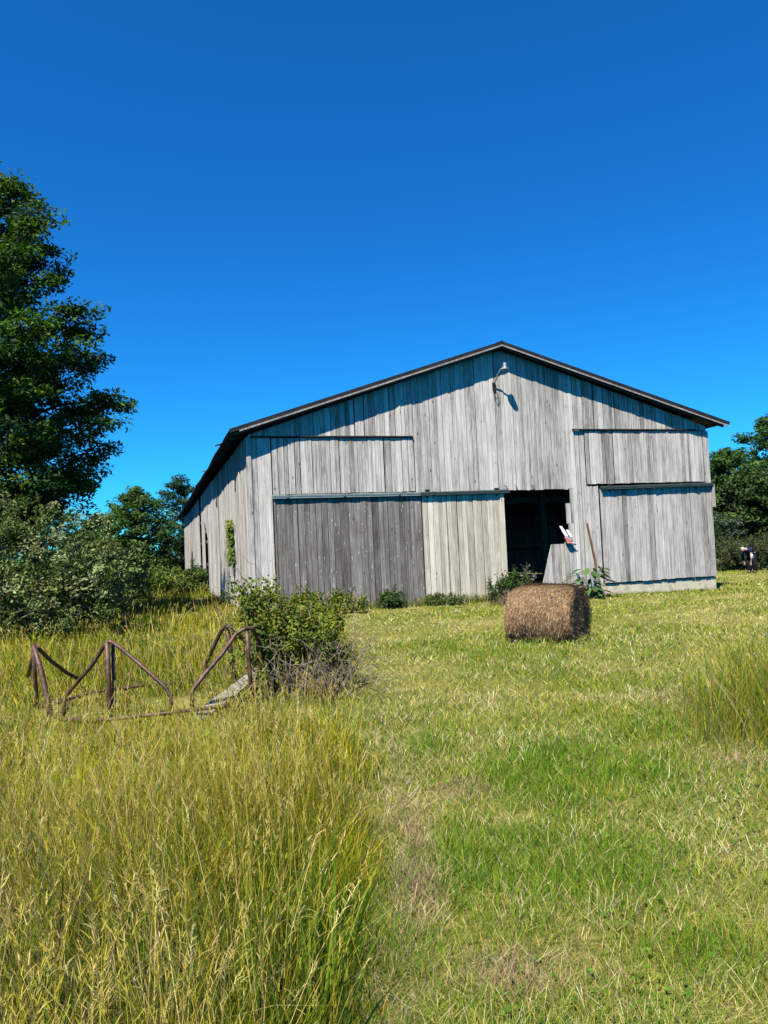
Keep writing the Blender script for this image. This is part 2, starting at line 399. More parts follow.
# frame inside
for i, yy in enumerate(np.arange(2.2, BD, 4.4)):
    for xx in (5.0, 10.1):
        p = MB(); p.box((xx - .09, yy - .09, -1), (xx + .09, yy + .09, rz(xx) - .15 - DROP * yy), tone()); p.build('post', M_BEAM, barn)
def beam(p, q, w, h):
    rb = MB(); rb.bar(p, q, w, h, tone()); rb.build('crossbeam', M_BEAM, barn)
for yy in np.arange(2.2, BD, 4.4):
    for zz in (2.9, 4.4): beam((.1, yy + .12, zz - DROP * yy), (BW - .1, yy + .12, zz - DROP * yy), .06, .18)
for zz in (1.2, 2.3, 3.4, 4.3):
    beam((.09, .1, zz), (.09, BD - .1, zz - DROP * BD), .07, .14); beam((BW - .09, .1, zz), (BW - .09, BD - .1, zz - DROP * BD), .07, .14)
fl = MB(); fl.hexa([(.05, .06, -1), (BW - .25, .06, -1), (BW - .25, BD, -1.2), (.05, BD, -1.2), (.05, .06, -.12), (BW - .25, .06, -.20), (BW - .25, BD, -.55), (.05, BD, -.50)])
fl.build('dirt_floor', M_DIRT, barn)
# roof: corrugated tin, both slopes with thickness
rf = MB()
ys = np.arange(-OV, BD + OV, .1)
def slope(x0, z0, x1, z1, nu=6):
    us = np.linspace(0, 1, nu); V = []
    for yy in ys:
        w = .014 * math.sin(yy * 2 * math.pi / .4)
        sag = .03 * math.sin(yy * .55) + .02 * math.sin(yy * 1.3 + 1)
        for t in us: V.append((x0 + (x1 - x0) * t, yy, z0 + (z1 - z0) * t - DROP * yy + w + sag * t))
    V = np.array(V); n = len(V); V2 = V - np.array([0, 0, .014])
    k = np.arange(n).reshape(len(ys), nu)
    t_ = np.stack([k[:-1, :-1], k[:-1, 1:], k[1:, 1:], k[1:, :-1]], -1).reshape(-1, 4)
    e = []
    for line in (k[0], k[-1], k[:, 0], k[:, -1]):
        e.append(np.stack([line[:-1], line[1:], line[1:] + n, line[:-1] + n], 1))
    rf.add(np.concatenate([V, V2]), [t_[:, ::-1], t_ + n] + e)
TL = (-.47, 4.82); TR = (15.74, 5.10); RT = RIDZ + .11
slope(RIDX, RT, *TL); slope(RIDX, RT, *TR)
roof = rf.build('roof', M_TIN, barn)
rc = MB()
for sgn in (-1, 1):
    k = (RT - TL[1]) / (RIDX - TL[0])
    rc.hexa([(RIDX, -OV - .02, RT + .01), (RIDX + sgn * .22, -OV - .02, RT + .02 - .22 * k), (RIDX + sgn * .22, BD + OV, RT + .02 - .22 * k - DROP * BD), (RIDX, BD + OV, RT + .01 - DROP * BD),
             (RIDX, -OV - .02, RT + .045), (RIDX + sgn * .22, -OV - .02, RT + .035 - .22 * k), (RIDX + sgn * .22, BD + OV, RT + .035 - .22 * k - DROP * BD), (RIDX, BD + OV, RT + .045 - DROP * BD)])
rc.build('ridge_cap', M_TIN, roof)
for (xe, ze) in (TL, TR):
    e = MB(); e.bar((RIDX, -OV - .015, RT - .024), (xe, -OV - .015, ze - .024), .03, .10); e.build('roof_edge_trim', M_TIN, roof)
    f_ = MB(); f_.bar((RIDX, -OV - .02, RT - .098), (xe + (.25 if xe < 0 else -.05), -OV - .02, ze - .108 + (.085 if xe < 0 else 0)), .03, .045, (.2, .3, 0)); f_.build('fascia_board', M_FASCIA, roof)
for yy in np.arange(-OV + .1, BD, .9):
    for (xe, ze) in (TL, TR):
        ra = MB(); ra.bar((RIDX, yy, RT - .10 - DROP * yy), (xe * .985 + .08, yy, ze - .085 - DROP * yy), .05, .12, tone()); ra.build('rafter', M_BEAM, roof)
for (xe, ze) in (TL, TR):
    for t in (.12, .3, .5, .7, .88, .99):
        ra = MB(); ra.bar((RIDX + (xe - RIDX) * t, -OV + .03, RT + (ze - RT) * t - .034), (RIDX + (xe - RIDX) * t, BD + OV - .05, RT + (ze - RT) * t - .034 - DROP * BD), .09, .03, tone()); ra.build('purlin', M_BEAM, roof)
for yy, l in ((2.1, .5), (9.0, .35)):
    z = 4.83 - DROP * yy
    lt = MB(); lt.hexa([(-.66, yy, z - .06), (-.40, yy, z + .03), (-.40, yy + l, z + .03), (-.62, yy + l, z - .03), (-.66, yy, z - .05), (-.40, yy, z + .04), (-.40, yy + l, z + .04), (-.62, yy + l, z - .02)])
    lt.build('loose_tin_edge', M_LAMP, roof)
# yard lamp under the gable
lamp = MB()
lx, lz = 7.42, 6.18
lamp.box((lx - .05, -.06, lz - .12), (lx + .05, -.026, lz + .14)); yl = lamp.build('yard_lamp', M_IRON, barn)
a_ = MB(); a_.tube([(lx, -.05, lz + .05), (lx + .01, -.13, lz + .16), (lx + .04, -.24, lz + .34), (lx + .10, -.36, lz + .47), (lx + .15, -.42, lz + .50)], .02, 8); a_.build('lamp_arm', M_LAMP, yl, True)
sh = MB(); hx, hy, hz = lx + .18, -.46, lz + .42
prof = [(.001, .23), (.07, .225), (.085, .18), (.088, .04), (.10, .0), (.15, -.04), (.19, -.065), (.185, -.075), (.10, -.03), (.001, -.02)]
ng = 16; V = [(hx + .64 * r * math.cos(a), hy + .64 * r * math.sin(a), hz + .07 + .64 * z) for r, z in prof for a in np.linspace(0, 2 * math.pi, ng, endpoint=False)]
sh.add(V, [[(i * ng + j, i * ng + (j + 1) % ng, (i + 1) * ng + (j + 1) % ng, (i + 1) * ng + j) for i in range(len(prof) - 1) for j in range(ng)]]); sh.build('lamp_shade', M_LAMP, yl, True)
wi = MB(); wi.tube([(lx - .03, -.06, lz - .1), (lx - .04, -.10, lz - .26), (lx + .03, -.12, lz - .38), (lx + .09, -.08, lz - .33), (lx + .10, -.06, lz - .22)], .012, 6); wi.build('lamp_wire', M_IRON, yl)

# leaning brown pole beside the doorway
def wpt(s, t, z): return barn_pt(s, t, z)
pl = MB(); b0 = wpt(10.60, -.24, gz(*wpt(10.60, -.24, 0)[:2]) - .03); t0 = wpt(10.32, -.09, 1.98)
pl.bar(b0, b0 + (t0 - b0) * .5 + np.array([0.012, 0, 0]), .06, .04, (.5, .2, 0), up=AY); pl.bar(b0 + (t0 - b0) * .502 + np.array([.012, 0, 0]), t0, .055, .04, (.45, .2, 0), up=AY)
tag(pl.build('leaning_plank', M_BROWN), 'narrow brown plank leaning on the barn wall right of the open doorway', 'plank')
# red and white rag of feed sack caught on the broken board edge
M_SACK = leafmat('sack', .1, .5, .3)
sk = MB()
def ribbon(pts, w, col, n=(0, 0, 0)):
    pts = np.array(pts); m = len(pts); wd = np.array(w)
    V = np.concatenate([np.stack([p - AX * w / 2 + AY * (.02 * math.sin(i * 2)), p + AX * w / 2 + AY * (.03 * math.cos(i * 1.7))]) for i, p in enumerate(pts)])
    V = np.concatenate([V, V + AY * .012]); k = 2 * m
    F = [(2 * i, 2 * i + 1, 2 * i + 3, 2 * i + 2) for i in range(m - 1)]; F2 = [(2 * i + k, 2 * i + 2 + k, 2 * i + 3 + k, 2 * i + 1 + k) for i in range(m - 1)]
    F3 = [(2 * i, 2 * i + 2, 2 * i + 2 + k, 2 * i + k) for i in range(m - 1)] + [(2 * i + 1, 2 * i + 1 + k, 2 * i + 3 + k, 2 * i + 3) for i in range(m - 1)]
    sk.add(V, [F + F2 + F3 + [(0, k, k + 1, 1), (k - 2, k - 1, 2 * k - 1, 2 * k - 2)]], col)
wps = lambda a, b, c: wpt(a + .08, b, c - .13)
ribbon([wps(9.33, -.06, 2.06), wps(9.40, -.09, 1.92), wps(9.47, -.11, 1.76), wps(9.54, -.12, 1.58)], .10, (.72, .70, .72))
ribbon([wps(9.54, -.07, 1.94), wps(9.59, -.10, 1.84), wps(9.63, -.12, 1.72), wps(9.61, -.12, 1.60)], .09, (.70, .68, .70))
ribbon([wps(9.46, -.13, 1.72), wps(9.52, -.15, 1.62), wps(9.56, -.14, 1.52)], .15, (.50, .16, .15))
ribbon([wps(9.58, -.13, 1.56), wps(9.66, -.14, 1.50), wps(9.70, -.10, 1.46)], .22, (.40, .36, .36))
tag(sk.build('feed_sack', M_SACK), 'torn red and white sack caught on the broken board edge of the doorway', 'sack')

# ------------------------------------------------------------------ vegetation helpers
def pal(n, cols, wts, jit=.12):
    cols = np.array(cols); k = rng.choice(len(cols), n, p=np.array(wts) / sum(wts))
    c = cols[k] * (1 + rng.normal(0, jit, (n, 1))); return np.clip(c * (1 + rng.normal(0, jit * .4, (n, 3))), .004, 1)
def clump_leaves(mb, centers, radii, n, L, W, cols, wts, up=.6, out=None, shell=.35):
    """leaves spread in ellipsoid clumps"""
    centers = np.asarray(centers, float); radii = np.asarray(radii, float)
    if radii.ndim == 1: radii = np.tile(radii, (len(centers), 1))
    k = np.repeat(np.arange(len(centers)), n)
    d = rng.normal(size=(len(k), 3)); d /= np.linalg.norm(d, axis=1, keepdims=True)
    r = rng.random(len(k)) ** shell
    p = centers[k] + d * r[:, None] * radii[k]
    nr = rng.normal(size=(len(k), 3)) * .6 + np.array([0, 0, up]) + d * .35
    l = L * rng.uniform(.6, 1.25, len(k)); w = l * W
    base = pal(len(centers), cols, wts, .10)[k]
    mb.leaves(p, nr, l, w, np.clip(base * (1 + rng.normal(0, .16, (len(k), 1))), .004, 1))
def spline(p, q, sag=.0, n=7, wob=.05):
    p = np.asarray(p, float); q = np.asarray(q, float); t = np.linspace(0, 1, n)[:, None]
    L = np.linalg.norm(q - p)
    c = p + (q - p) * t; c[:, 2] += (4 * sag * L * (t * (1 - t)))[:, 0]
    w = rng.normal(0, wob * L, (n, 3)); w[0] = 0; w[-1] = 0
    return c + w * .5

def bough_tree(name, base, height, tips, lim_r, leafL, leafW, cols, wts, label, cat, group=None, per=14, leaves_per=34, tr=.3, spread=.34, flat=.36):
    root = empty(name, base); tag(root, label, cat, group)
    B = np.asarray(base, float)
    tk = MB(); top = np.array([rng.normal(0, .03 * height), rng.normal(0, .03 * height), height * .9])
    axis_ = spline((0, 0, -.3), top, 0, 10, .02)
    tk.tube(axis_, np.linspace(tr, tr * .2, 10), 9)
    crown = MB(); cs = []; rs = []
    for tp in tips:
        tp = np.asarray(tp, float) - B
        rad = math.hypot(tp[0], tp[1]); h0 = max(height * .12, tp[2] - rad * rng.uniform(.35, .75))
        h0 = min(h0, height * .85)
        t = h0 / (height * .9) * 9; i = int(min(t, 8)); a = axis_[i] + (axis_[i + 1] - axis_[i]) * (t - i)
        pts = spline(a, tp, .06, 8, .05); L = np.linalg.norm(tp - a)
        tk.tube(pts, np.linspace(min(tr * .45, .02 + L * .018), .008, 8), 5)
        for j in range(per):
            f = .22 + .78 * rng.random() ** .8
            q = pts[0] + 0; ii = f * 7; i0 = int(min(ii, 6)); q = pts[i0] + (pts[i0 + 1] - pts[i0]) * (ii - i0)
            sp_ = spread * L * (1.05 - f * .85) + lim_r * .35
            off = rng.normal(0, 1, 3) * np.array([sp_, sp_, sp_ * flat]) * .62
            c = q + off; c[2] -= .02 * np.linalg.norm(off[:2])
            if j % 3 == 0: tk.tube([q, (q + c) / 2 + np.array([0, 0, .05]), c], [.016, .01, .004], 4)
            cs.append(c); rr = lim_r * rng.uniform(.6, 1.15); rs.append((rr, rr, rr * .5))
    clump_leaves(crown, cs, rs, leaves_per, leafL, leafW, cols, wts, up=.9)
    tk.build('trunk', M_BARK, root, True); crown.build('crown', M_LEAF, root)
    return root

GREEN = [(.050, .085, .020), (.030, .062, .016), (.075, .115, .022), (.045, .075, .028)]
DEEP = [(.034, .078, .017), (.050, .100, .019), (.024, .058, .016), (.075, .122, .022)]
# the big tree at the left edge
Bt = at(-62, 560, 21.0); Bt[2] = gz(Bt[0], Bt[1])
tips = [at(x, y, 21.0 + dy) for x, y, dy in (
    (-20, 158, 0), (8, 184, -.5), (30, 192, .3), (58, 208, -.3), (62, 250, .6), (40, 225, -1.2), (68, 272, 1.0), (84, 306, -.6), (88, 328, .5), (78, 350, -1.2),
    (94, 358, .2), (80, 376, 1.4), (116, 394, -.4), (126, 405, .3), (110, 418, -1), (104, 440, .4), (114, 454, 1.1), (92, 474, -.6), (76, 486, .8),
    (54, 470, -2.4), (46, 430, -2.8), (38, 380, -3.0), (50, 350, -2.6), (28, 320, -3.0), (38, 280, -2.4), (10, 250, -2.6), (8, 420, -3.6), (0, 350, -3.6), (20, 480, -3.0), (64, 500, -1.4),
    (-40, 300, -4), (-60, 400, -4.2), (-70, 230, -3), (-120, 250, 0), (-200, 330, .5), (-230, 420, -.6), (-180, 380, -3), (-160, 300, -2), (-110, 340, -4), (-90, 165, .5), (-60, 480, -4), (-140, 470, -3.4), (-210, 490, 0),
    (-60, 140, 0), (20, 400, 2.5), (30, 300, 2.8), (-20, 230, 2.6), (-60, 350, 4), (-140, 420, 4), (60, 440, 3.4), (-100, 200, 2.8), (10, 490, 3.6))]
bough_tree('walnut_tree', Bt, 14.2, tips, .50, .16, .45, [(.036, .088, .014), (.056, .118, .015), (.022, .058, .014), (.10, .165, .016)], [3.6, 3, 3, 2.2],
           'tall dark green broadleaf tree with layered boughs at the left edge', 'tree', per=30, leaves_per=74, tr=.34, spread=.19, flat=.5)

def round_tree(name, px, py_top, Yd, width, label, cols, wts, cat='tree', group=None, leafL=.26, leafW=.5, nb=46, per=12, lp=30, low=.14, lim=.55, px_only=True):
    p = at(px, py_top, Yd); b = np.array([p[0], p[1], gz(p[0], p[1])]); H = p[2] - b[2]
    tips = []
    for i in range(nb):
        h = low + (1 - low) * ((i + .5) / nb); a = i * 2.39996 + rng.uniform(-.4, .4)
        prof = (math.sin(math.pi * min(1, (h * .88 + .12)) ** 1.15)) ** .6
        r = width * .5 * prof * rng.uniform(.72, 1.08)
        tips.append(b + np.array([r * math.cos(a), r * math.sin(a), H * h * rng.uniform(.94, 1.03)]))
    tips.append(b + np.array([0, 0, H]))
    return bough_tree(name, b, H * .96, tips, lim, leafL, leafW, cols, wts, label, cat, group, per=per, leaves_per=lp, tr=.02 * H + .05, spread=.28, flat=.6)
G1 = 'trees behind the left side of the barn'
round_tree('locust_tree', 134, 488, 46, 5.2, 'bushy mid green tree behind the silvery shrub, left of the barn', [(.052, .105, .022), (.075, .135, .026), (.035, .075, .019)], [3, 3, 2], group=G1, lim=.5, leafL=.22)
round_tree('locust_tree', 178, 478, 60, 6.0, 'taller airy tree showing its top just beside the far barn eave', [(.032, .068, .034), (.046, .085, .04), (.022, .05, .026)], [3, 3, 2], group=G1, lp=20, nb=40)
round_tree('locust_tree', 98, 515, 52, 5.0, 'small dark tree filling the gap behind the silvery shrub crown', [(.022, .05, .018), (.034, .066, .022)], [3, 2], group=G1, nb=32)
round_tree('locust_tree', 40, 500, 60, 8.0, 'broad dark tree hidden low behind the big tree and shrub', [(.022, .05, .018), (.034, .066, .022)], [3, 2], group=G1, nb=36)
G2 = 'trees along the right field edge'
round_tree('maple_tree', 722, 452, 47, 7.6, 'low dense dark tree right behind the barn corner', DEEP, [3, 3, 2, 1], group=G2, nb=56)
round_tree('maple_tree', 772, 416, 50, 8.4, 'tallest dark tree at the right edge with a rounded top', DEEP, [3, 3, 2, 1], group=G2, nb=66)
round_tree('maple_tree', 752, 470, 43.5, 5.0, 'middle dark green tree in front of the tallest right tree', GREEN, [3, 3, 1, 2], group=G2, nb=46)
round_tree('maple_tree', 690, 462, 52, 7.5, 'dark tree mostly hidden behind the right end of the barn', DEEP, [3, 3, 2, 1], group=G2, nb=40)
round_tree('maple_tree', 840, 430, 47, 8.5, 'dark tree standing outside the frame right of the tallest one', DEEP, [3, 3, 2, 1], group=G2, nb=50)
round_tree('maple_tree', 920, 420, 50, 9.5, 'dark tree far outside the frame at the end of the right row', DEEP, [3, 3, 2, 1], group=G2, nb=50)

fwd = MB(); n = 420
fx = rng.uniform(-150, 120, n); fy = rng.uniform(84, 96, n) + np.abs(fx) * .05; fh = 3.0 + 3.0 * fbm(fx * .08, fy * .02)
cz = ground(fx, fy) + fh * rng.uniform(.12, .95, n)
clump_leaves(fwd, np.stack([fx, fy, cz], 1), np.tile([1.9, 1.5, 1.2], (n, 1)), 60, .8, .6, DEEP, [3, 3, 2, 1], up=.6)
tag(fwd.build('far_woods', M_LEAF), 'low dark woods far beyond the barn and trees', 'woods', kind='stuff')

# ---- shrubs
def shrub(name, base, blobs, label, cat, cols, wts, leafL, leafW, n, mat, up=.5, shoots=0, shootL=.5, stems=8, twigmat=None, lp=26, crad=.22, group=None, dead=0, deadspec=None, zmin=.05):
    """blobs: list of (centre offset, radii); leaf clumps on their shells plus upright leafy shoots"""
    root = empty(name, base); tag(root, label, cat, group); cr = MB(); st = MB()
    cs = []; tot = sum(b[1][0] * b[1][2] for b in blobs)
    for (c, r) in blobs:
        k = max(4, int(n * r[0] * r[2] / tot)); d = rng.normal(size=(k, 3)); d /= np.linalg.norm(d, axis=1, keepdims=True)
        q = np.array(c) + d * np.array(r) * (rng.random((k, 1)) ** .4)
        cs.append(q[q[:, 2] > zmin])
    cs = np.concatenate(cs)
    rr = crad * rng.uniform(.6, 1.3, len(cs))
    clump_leaves(cr, cs, np.stack([rr, rr, rr * .8], 1), lp, leafL, leafW, cols, wts, up=up)
    for s in range(stems):
        e = cs[rng.integers(len(cs))]; sd0 = .005; a = np.array([rng.normal(0, sd0), rng.normal(0, sd0), -.1])
        st.tube(spline(a, e, .05, 6, .06), np.linspace(.03, .006, 6) * min(1, np.linalg.norm(e) / 2 + .2), 5)
    for s in range(shoots):
        e = cs[rng.integers(len(cs))]; d = np.array([rng.normal(0, .22), rng.normal(0, .22), 1.0]); d += .25 * np.array([e[0], e[1], 0]) / max(.5, np.linalg.norm(e[:2])); d /= np.linalg.norm(d)
        q = e + d * shootL * rng.uniform(.5, 1.2)
        st.tube([e, (e + q) / 2, q], [.008, .006, .003], 4)
        t = rng.random(22)[:, None]; pp = e + (q - e) * t + rng.normal(0, .035, (22, 3))
        cr.leaves(pp, rng.normal(size=(22, 3)) + np.array([0, 0, .5]), leafL * rng.uniform(.6, 1.1, 22), leafL * leafW * rng.uniform(.7, 1.1, 22), pal(22, cols, wts))
    st.build('stem', twigmat or M_BARK, root, True); cr.build('foliage', mat, root)
    if dead:
        dm = MB()
        for s in range(dead):
            x0, y0, x1, y1, z1 = deadspec
            a = np.array([rng.uniform(x0, x1) * .8, rng.uniform(y0, y1), -.05]); hh = z1 * rng.uniform(.35, 1.05)
            b = a + np.array([rng.normal(0, .32), rng.normal(0, .25), hh])
            dm.tube(spline(a, b, rng.uniform(-.1, .25), 7, .05), np.linspace(.008, .003, 7) * rng.uniform(.6, 1.1), 5)
            if s % 2 == 0:
                for q in range(3):
                    c = a + (b - a) * rng.uniform(.3, .95); dm.tube([c, c + rng.normal(0, .12, 3), c + rng.normal(0, .2, 3)], [.004, .003, .0015], 4)
        dm.build('dead_cane', M_TWIG, root)
    return root
def gp(px, py, Yd):
    p = at(px, py, Yd); return np.array([p[0], p[1], gz(p[0], p[1])])
b = gp(46, 640, 16.5)
SIL = [(.135, .170, .048), (.090, .135, .026), (.21, .24, .095), (.055, .095, .018)]
shrub('olive_shrub', b, [((-.2, 0, 1.65), (1.8, 1.5, 1.5)), ((1.3, -.2, 1.05), (1.1, 1.1, 1.05)), ((-1.6, -.2, 1.45), (1.4, 1.3, 1.4)), ((.2, -.9, .8), (1.5, .9, .8)), ((-2.8, .4, 1.4), (1.2, 1.2, 1.3))],
      'large rounded silvery green shrub left of the rusty frame', 'shrub', SIL, [3, 3, 2, 2], .10, .45, 430, M_SILVER, shoots=240, shootL=.62, lp=62, crad=.24, stems=16)
b = gp(120, 600, 22)
shrub('olive_shrub', b, [((0, 0, .9), (1.1, 1, .9))], 'lower silvery shrub at the right foot of the large one', 'shrub', SIL, [2, 3, 1, 3], .10, .45, 120, M_SILVER, shoots=40, lp=40, stems=6)
b = gp(150, 590, 34)
shrub('yellow_shrub', b, [((0, 0, .7), (2.0, 1.2, .75)), ((1.4, 1, .6), (1.2, 1, .6))], 'low yellow green shrub below the trees left of the barn', 'shrub', [(.10, .15, .025), (.075, .12, .022), (.13, .17, .03)], [2, 2, 1], .14, .5, 150, M_LEAF, shoots=40, lp=36, stems=5, crad=.3)
# bramble bush with dead canes
b = gp(296, 686, 8.8)
BR = [(.105, .145, .016), (.16, .195, .020), (.065, .095, .016), (.21, .19, .03)]
br_ = shrub('bramble_bush', b, [((-.42, .2, .92), (.38, .4, .44)), ((-.25, 0, .66), (.46, .45, .42)), ((.22, .1, .72), (.42, .4, .34)), ((.45, 0, .45), (.30, .35, .34)), ((-.1, .2, .40), (.5, .4, .3)), ((-.3, -.2, .5), (.5, .3, .4)), ((.3, -.2, .55), (.4, .3, .3))],
      'tangled bramble bush with dead canes beside the rusty pipe frame', 'bush', BR, [3, 2.5, 3, 1],   .058, .6, 260, M_LEAF, shoots=60, shootL=.24, lp=26, crad=.12, stems=14, twigmat=M_TWIG, dead=150, deadspec=(-.5, -.65, .85, .2, .72))
tw = MB()
for (x0, z0, x1, z1) in ((-.5, 1.2, -.8, 1.55), (-.3, 1.2, -.62, 1.62), (-.1, .9, .12, 1.3), (.1, .9, .3, 1.22), (.35, .9, .18, 1.3), (-.6, 1.0, -.95, 1.25)):
    tw.tube(spline((x0, .1, z0), (x1, .15, z1), .12, 7, .05), np.linspace(.006, .002, 7), 5)
tw.build('bare_twig', M_TWIG, br_)
# weeds by the doors
WG = [(.045, .085, .020), (.065, .11, .025), (.03, .06, .016)]
G3 = 'weeds along the barn front'
def foot(s, t): p = barn_pt(s, t); return np.array([p[0], p[1], gz(p[0], p[1])])
shrub('weed_clump', foot(3.75, -.5), [((0, 0, .22), (.42, .3, .26))], 'small dark green weed clump at the foot of the dark door', 'weeds', WG, [2, 2, 1], .09, .5, 60, M_LEAF, shoots=20, shootL=.2, lp=24, crad=.1, stems=4, group=G3)
shrub('weed_clump', foot(5.3, -.45), [((0, 0, .12), (.6, .25, .16))], 'low weeds at the foot of the pale door', 'weeds', [(.09, .13, .03), (.065, .11, .025)], [2, 2], .08, .45, 50, M_LEAF, shoots=30, shootL=.2, lp=20, crad=.1, stems=3, group=G3)
shrub('weed_clump', foot(6.9, -.9), [((0, 0, .3), (.45, .35, .38)), ((.5, .1, .4), (.3, .3, .4))], 'tall weeds between the pale door and the bale', 'weeds', WG, [2, 2, 1], .10, .4, 90, M_LEAF, shoots=46, shootL=.3, lp=24, crad=.13, stems=6, group=G3)
shrub('weed_clump', foot(.2, -.5), [((0, 0, .35), (.5, .4, .4)), ((1.1, 0, .3), (.6, .3, .32)), ((2.2, 0, .25), (.6, .3, .3))], 'yellowish weeds at the barn corner behind the bramble', 'weeds', BR, [2, 2, 2, 1], .09, .5, 130, M_LEAF, shoots=50, shootL=.3, lp=24, crad=.14, stems=6, group=G3)
b = barn_pt(-.55, 16.8); b[2] = gz(b[0], b[1])
shrub('dark_shrub', b, [((0, 0, .6), (.5, 1.0, .75))], 'dark upright shrub against the left barn wall', 'shrub', DEEP, [2, 2, 2, 1], .12, .5, 90, M_LEAF, shoots=30, lp=30, crad=.2, stems=5)
b = barn_pt(-1.6, 27); b[2] = gz(b[0], b[1])
# big-leaved plant right of the bale
b = foot(9.95, -.75); dk = empty('burdock_plant', b); tag(dk, 'broad leaved green plant between the hay bale and the leaning plank', 'plant')
lv = MB(); sm = MB()
for i in range(64):
    a = rng.uniform(0, 6.28); r = rng.uniform(.08, .52); h = rng.uniform(.15, .95); e = np.array([r * math.cos(a), r * math.sin(a), h])
    sm.tube(spline((0, 0, -.05), e, .15, 5, .03), np.linspace(.012, .005, 5), 5)
    L = rng.uniform(.24, .42); d = np.array([math.cos(a), math.sin(a), rng.uniform(-.7, .1)]); d /= np.linalg.norm(d); s_ = np.array([-math.sin(a), math.cos(a), 0]); u_ = np.cross(d, s_)
    V = [e, e + d * L * .35 + s_ * L * .24, e + d * L * .75 + s_ * L * .17 - np.array([0, 0, .02]), e + d * L - np.array([0, 0, .05]), e + d * L * .75 - s_ * L * .17 - np.array([0, 0, .02]), e + d * L * .35 - s_ * L * .24, e + d * L * .4 - u_ * .02]
    lv.add(V, [[(6, 0, 1), (6, 1, 2), (6, 2, 3), (6, 3, 4), (6, 4, 5), (6, 5, 0)]], pal(1, [(.05, .10, .03), (.08, .14, .04)], [1, 1])[0])
sm.build('stem', M_GRASS, dk); lv.build('foliage', M_LEAF, dk)
# dry weed standing before the dark doorway
b = foot(7.85, -.6); dw = empty('dry_weed', b); tag(dw, 'thin dry grey weed standing in front of the dark doorway', 'weed')
sd = MB()
for (dx, h) in ((.05, 1.15), (.25, .75), (-.1, .55)):
    sm = MB(); pts = spline((0, 0, -.05), (dx, .05, h), .04, 7, .02); sm.tube(pts, np.linspace(.010, .004, 7), 5)
    for k in range(14):
        t = rng.uniform(.35, 1); q = np.array([dx * t, .05 * t, h * t]); e = q + np.array([rng.normal(0, .07), rng.normal(0, .05), rng.uniform(.02, .12)])
        sm.tube([q, e], [.005, .003], 4)
        sd.leaves(e + rng.normal(0, .018, (5, 3)), rng.normal(size=(5, 3)), np.full(5, .045), np.full(5, .03), pal(5, [(.34, .31, .30), (.22, .2, .2)], [1, 1]))
    sm.build('stem', M_TWIG, dw)
sd.build('seed_head', M_STRAW, dw)
# dead brown heap beside the bale
b = foot(7.0, -1.5); hp_ = MB(); n = 900
p = np.stack([rng.normal(0, .3, n), rng.normal(0, .2, n), 0 * np.ones(n)], 1); rr = (p[:, 0] / .45) ** 2 + (p[:, 1] / .35) ** 2
p[:, 2] = .30 * np.exp(-rr) * rng.random(n) - .02
hp_.blades(p, rng.uniform(0, 6.28, n), rng.uniform(.4, .9, n), rng.uniform(0, .4, n), rng.uniform(.15, .4, n), rng.uniform(.006, .012, n), pal(n, [(.16, .11, .06), (.26, .20, .12), (.10, .07, .04)], [2, 2, 1]))
ho = hp_.build('dead_weed_heap', M_STRAW); ho.location = b; tag(ho, 'heap of dead brown weeds just left of the hay bale', 'dead weeds')
# vine on the left wall
vn = empty('climbing_vine', barn_pt(-.05, 3.9, 0)); tag(vn, 'narrow light green vine climbing the left barn wall', 'vine')
sm = MB(); lf = MB(); pts = []
for k in range(16):
    z = -.1 + 2.65 * k / 15; q = AY * (.14 * math.sin(k * .9)) + np.array([0, 0, z]); pts.append(q)
sm.tube(pts, np.linspace(.014, .004, 16), 5)
n = 700; z = rng.uniform(1.15, 2.62, n); pp = np.outer(rng.normal(0, .28, n) * (.25 + .9 * vnoise(z * 5, z * 0)), AY) - np.outer(rng.uniform(.01, .20, n), AX); pp[:, 2] = z
lf.leaves(pp, -np.tile(AX, (n, 1)) + rng.normal(0, .4, (n, 3)) + np.array([0, -.3, .5]), rng.uniform(.07, .13, n), rng.uniform(.05, .09, n), pal(n, [(.15, .20, .03), (.10, .15, .025), (.22, .24, .04)], [2, 2, 1]))
sm.build('stem', M_BARK, vn); lf.build('foliage', M_LEAF, vn)
# brush along the right field edge
G4 = 'brush at the foot of the right trees'
BRU = [(.070, .085, .028), (.050, .072, .024), (.10, .105, .04), (.13, .14, .075)]
for i, (px, Yd, lab) in enumerate(((722, 40, 'olive brush bush nearest the barn corner on the field edge'), (741, 40.5, 'olive brush bush directly left behind the bent person'), (760, 40.2, 'olive brush bush directly right behind the bent person'),
                                   (784, 40, 'olive brush bush past the right edge of the view'), (700, 42, 'olive brush bush tucked behind the right barn wall'), (815, 40, 'olive brush bush far past the right edge of the view'))):
    b = gp(px, 560, Yd)
    shrub('brush_bush', b, [((0, 0, .75), (1.0, .8, .85)), ((.5, .4, 1.1), (.9, .8, .7))], lab, 'bush', BRU, [3, 3, 2, 1], .13, .42, 110, M_LEAF, shoots=46, shootL=.45, lp=30, crad=.24, stems=6, group=G4)
b = gp(724, 520, 41.5)
shrub('blossom_shrub', b, [((0, 0, 2.0), (1.1, .9, 1.2))], 'pale leaved bush rising above the brush by the barn corner', 'bush', [(.05, .085, .03), (.14, .18, .12), (.035, .065, .024)], [3, 1.4, 2], .15, .5, 130, M_LEAF, shoots=36, lp=30, crad=.26, stems=8)

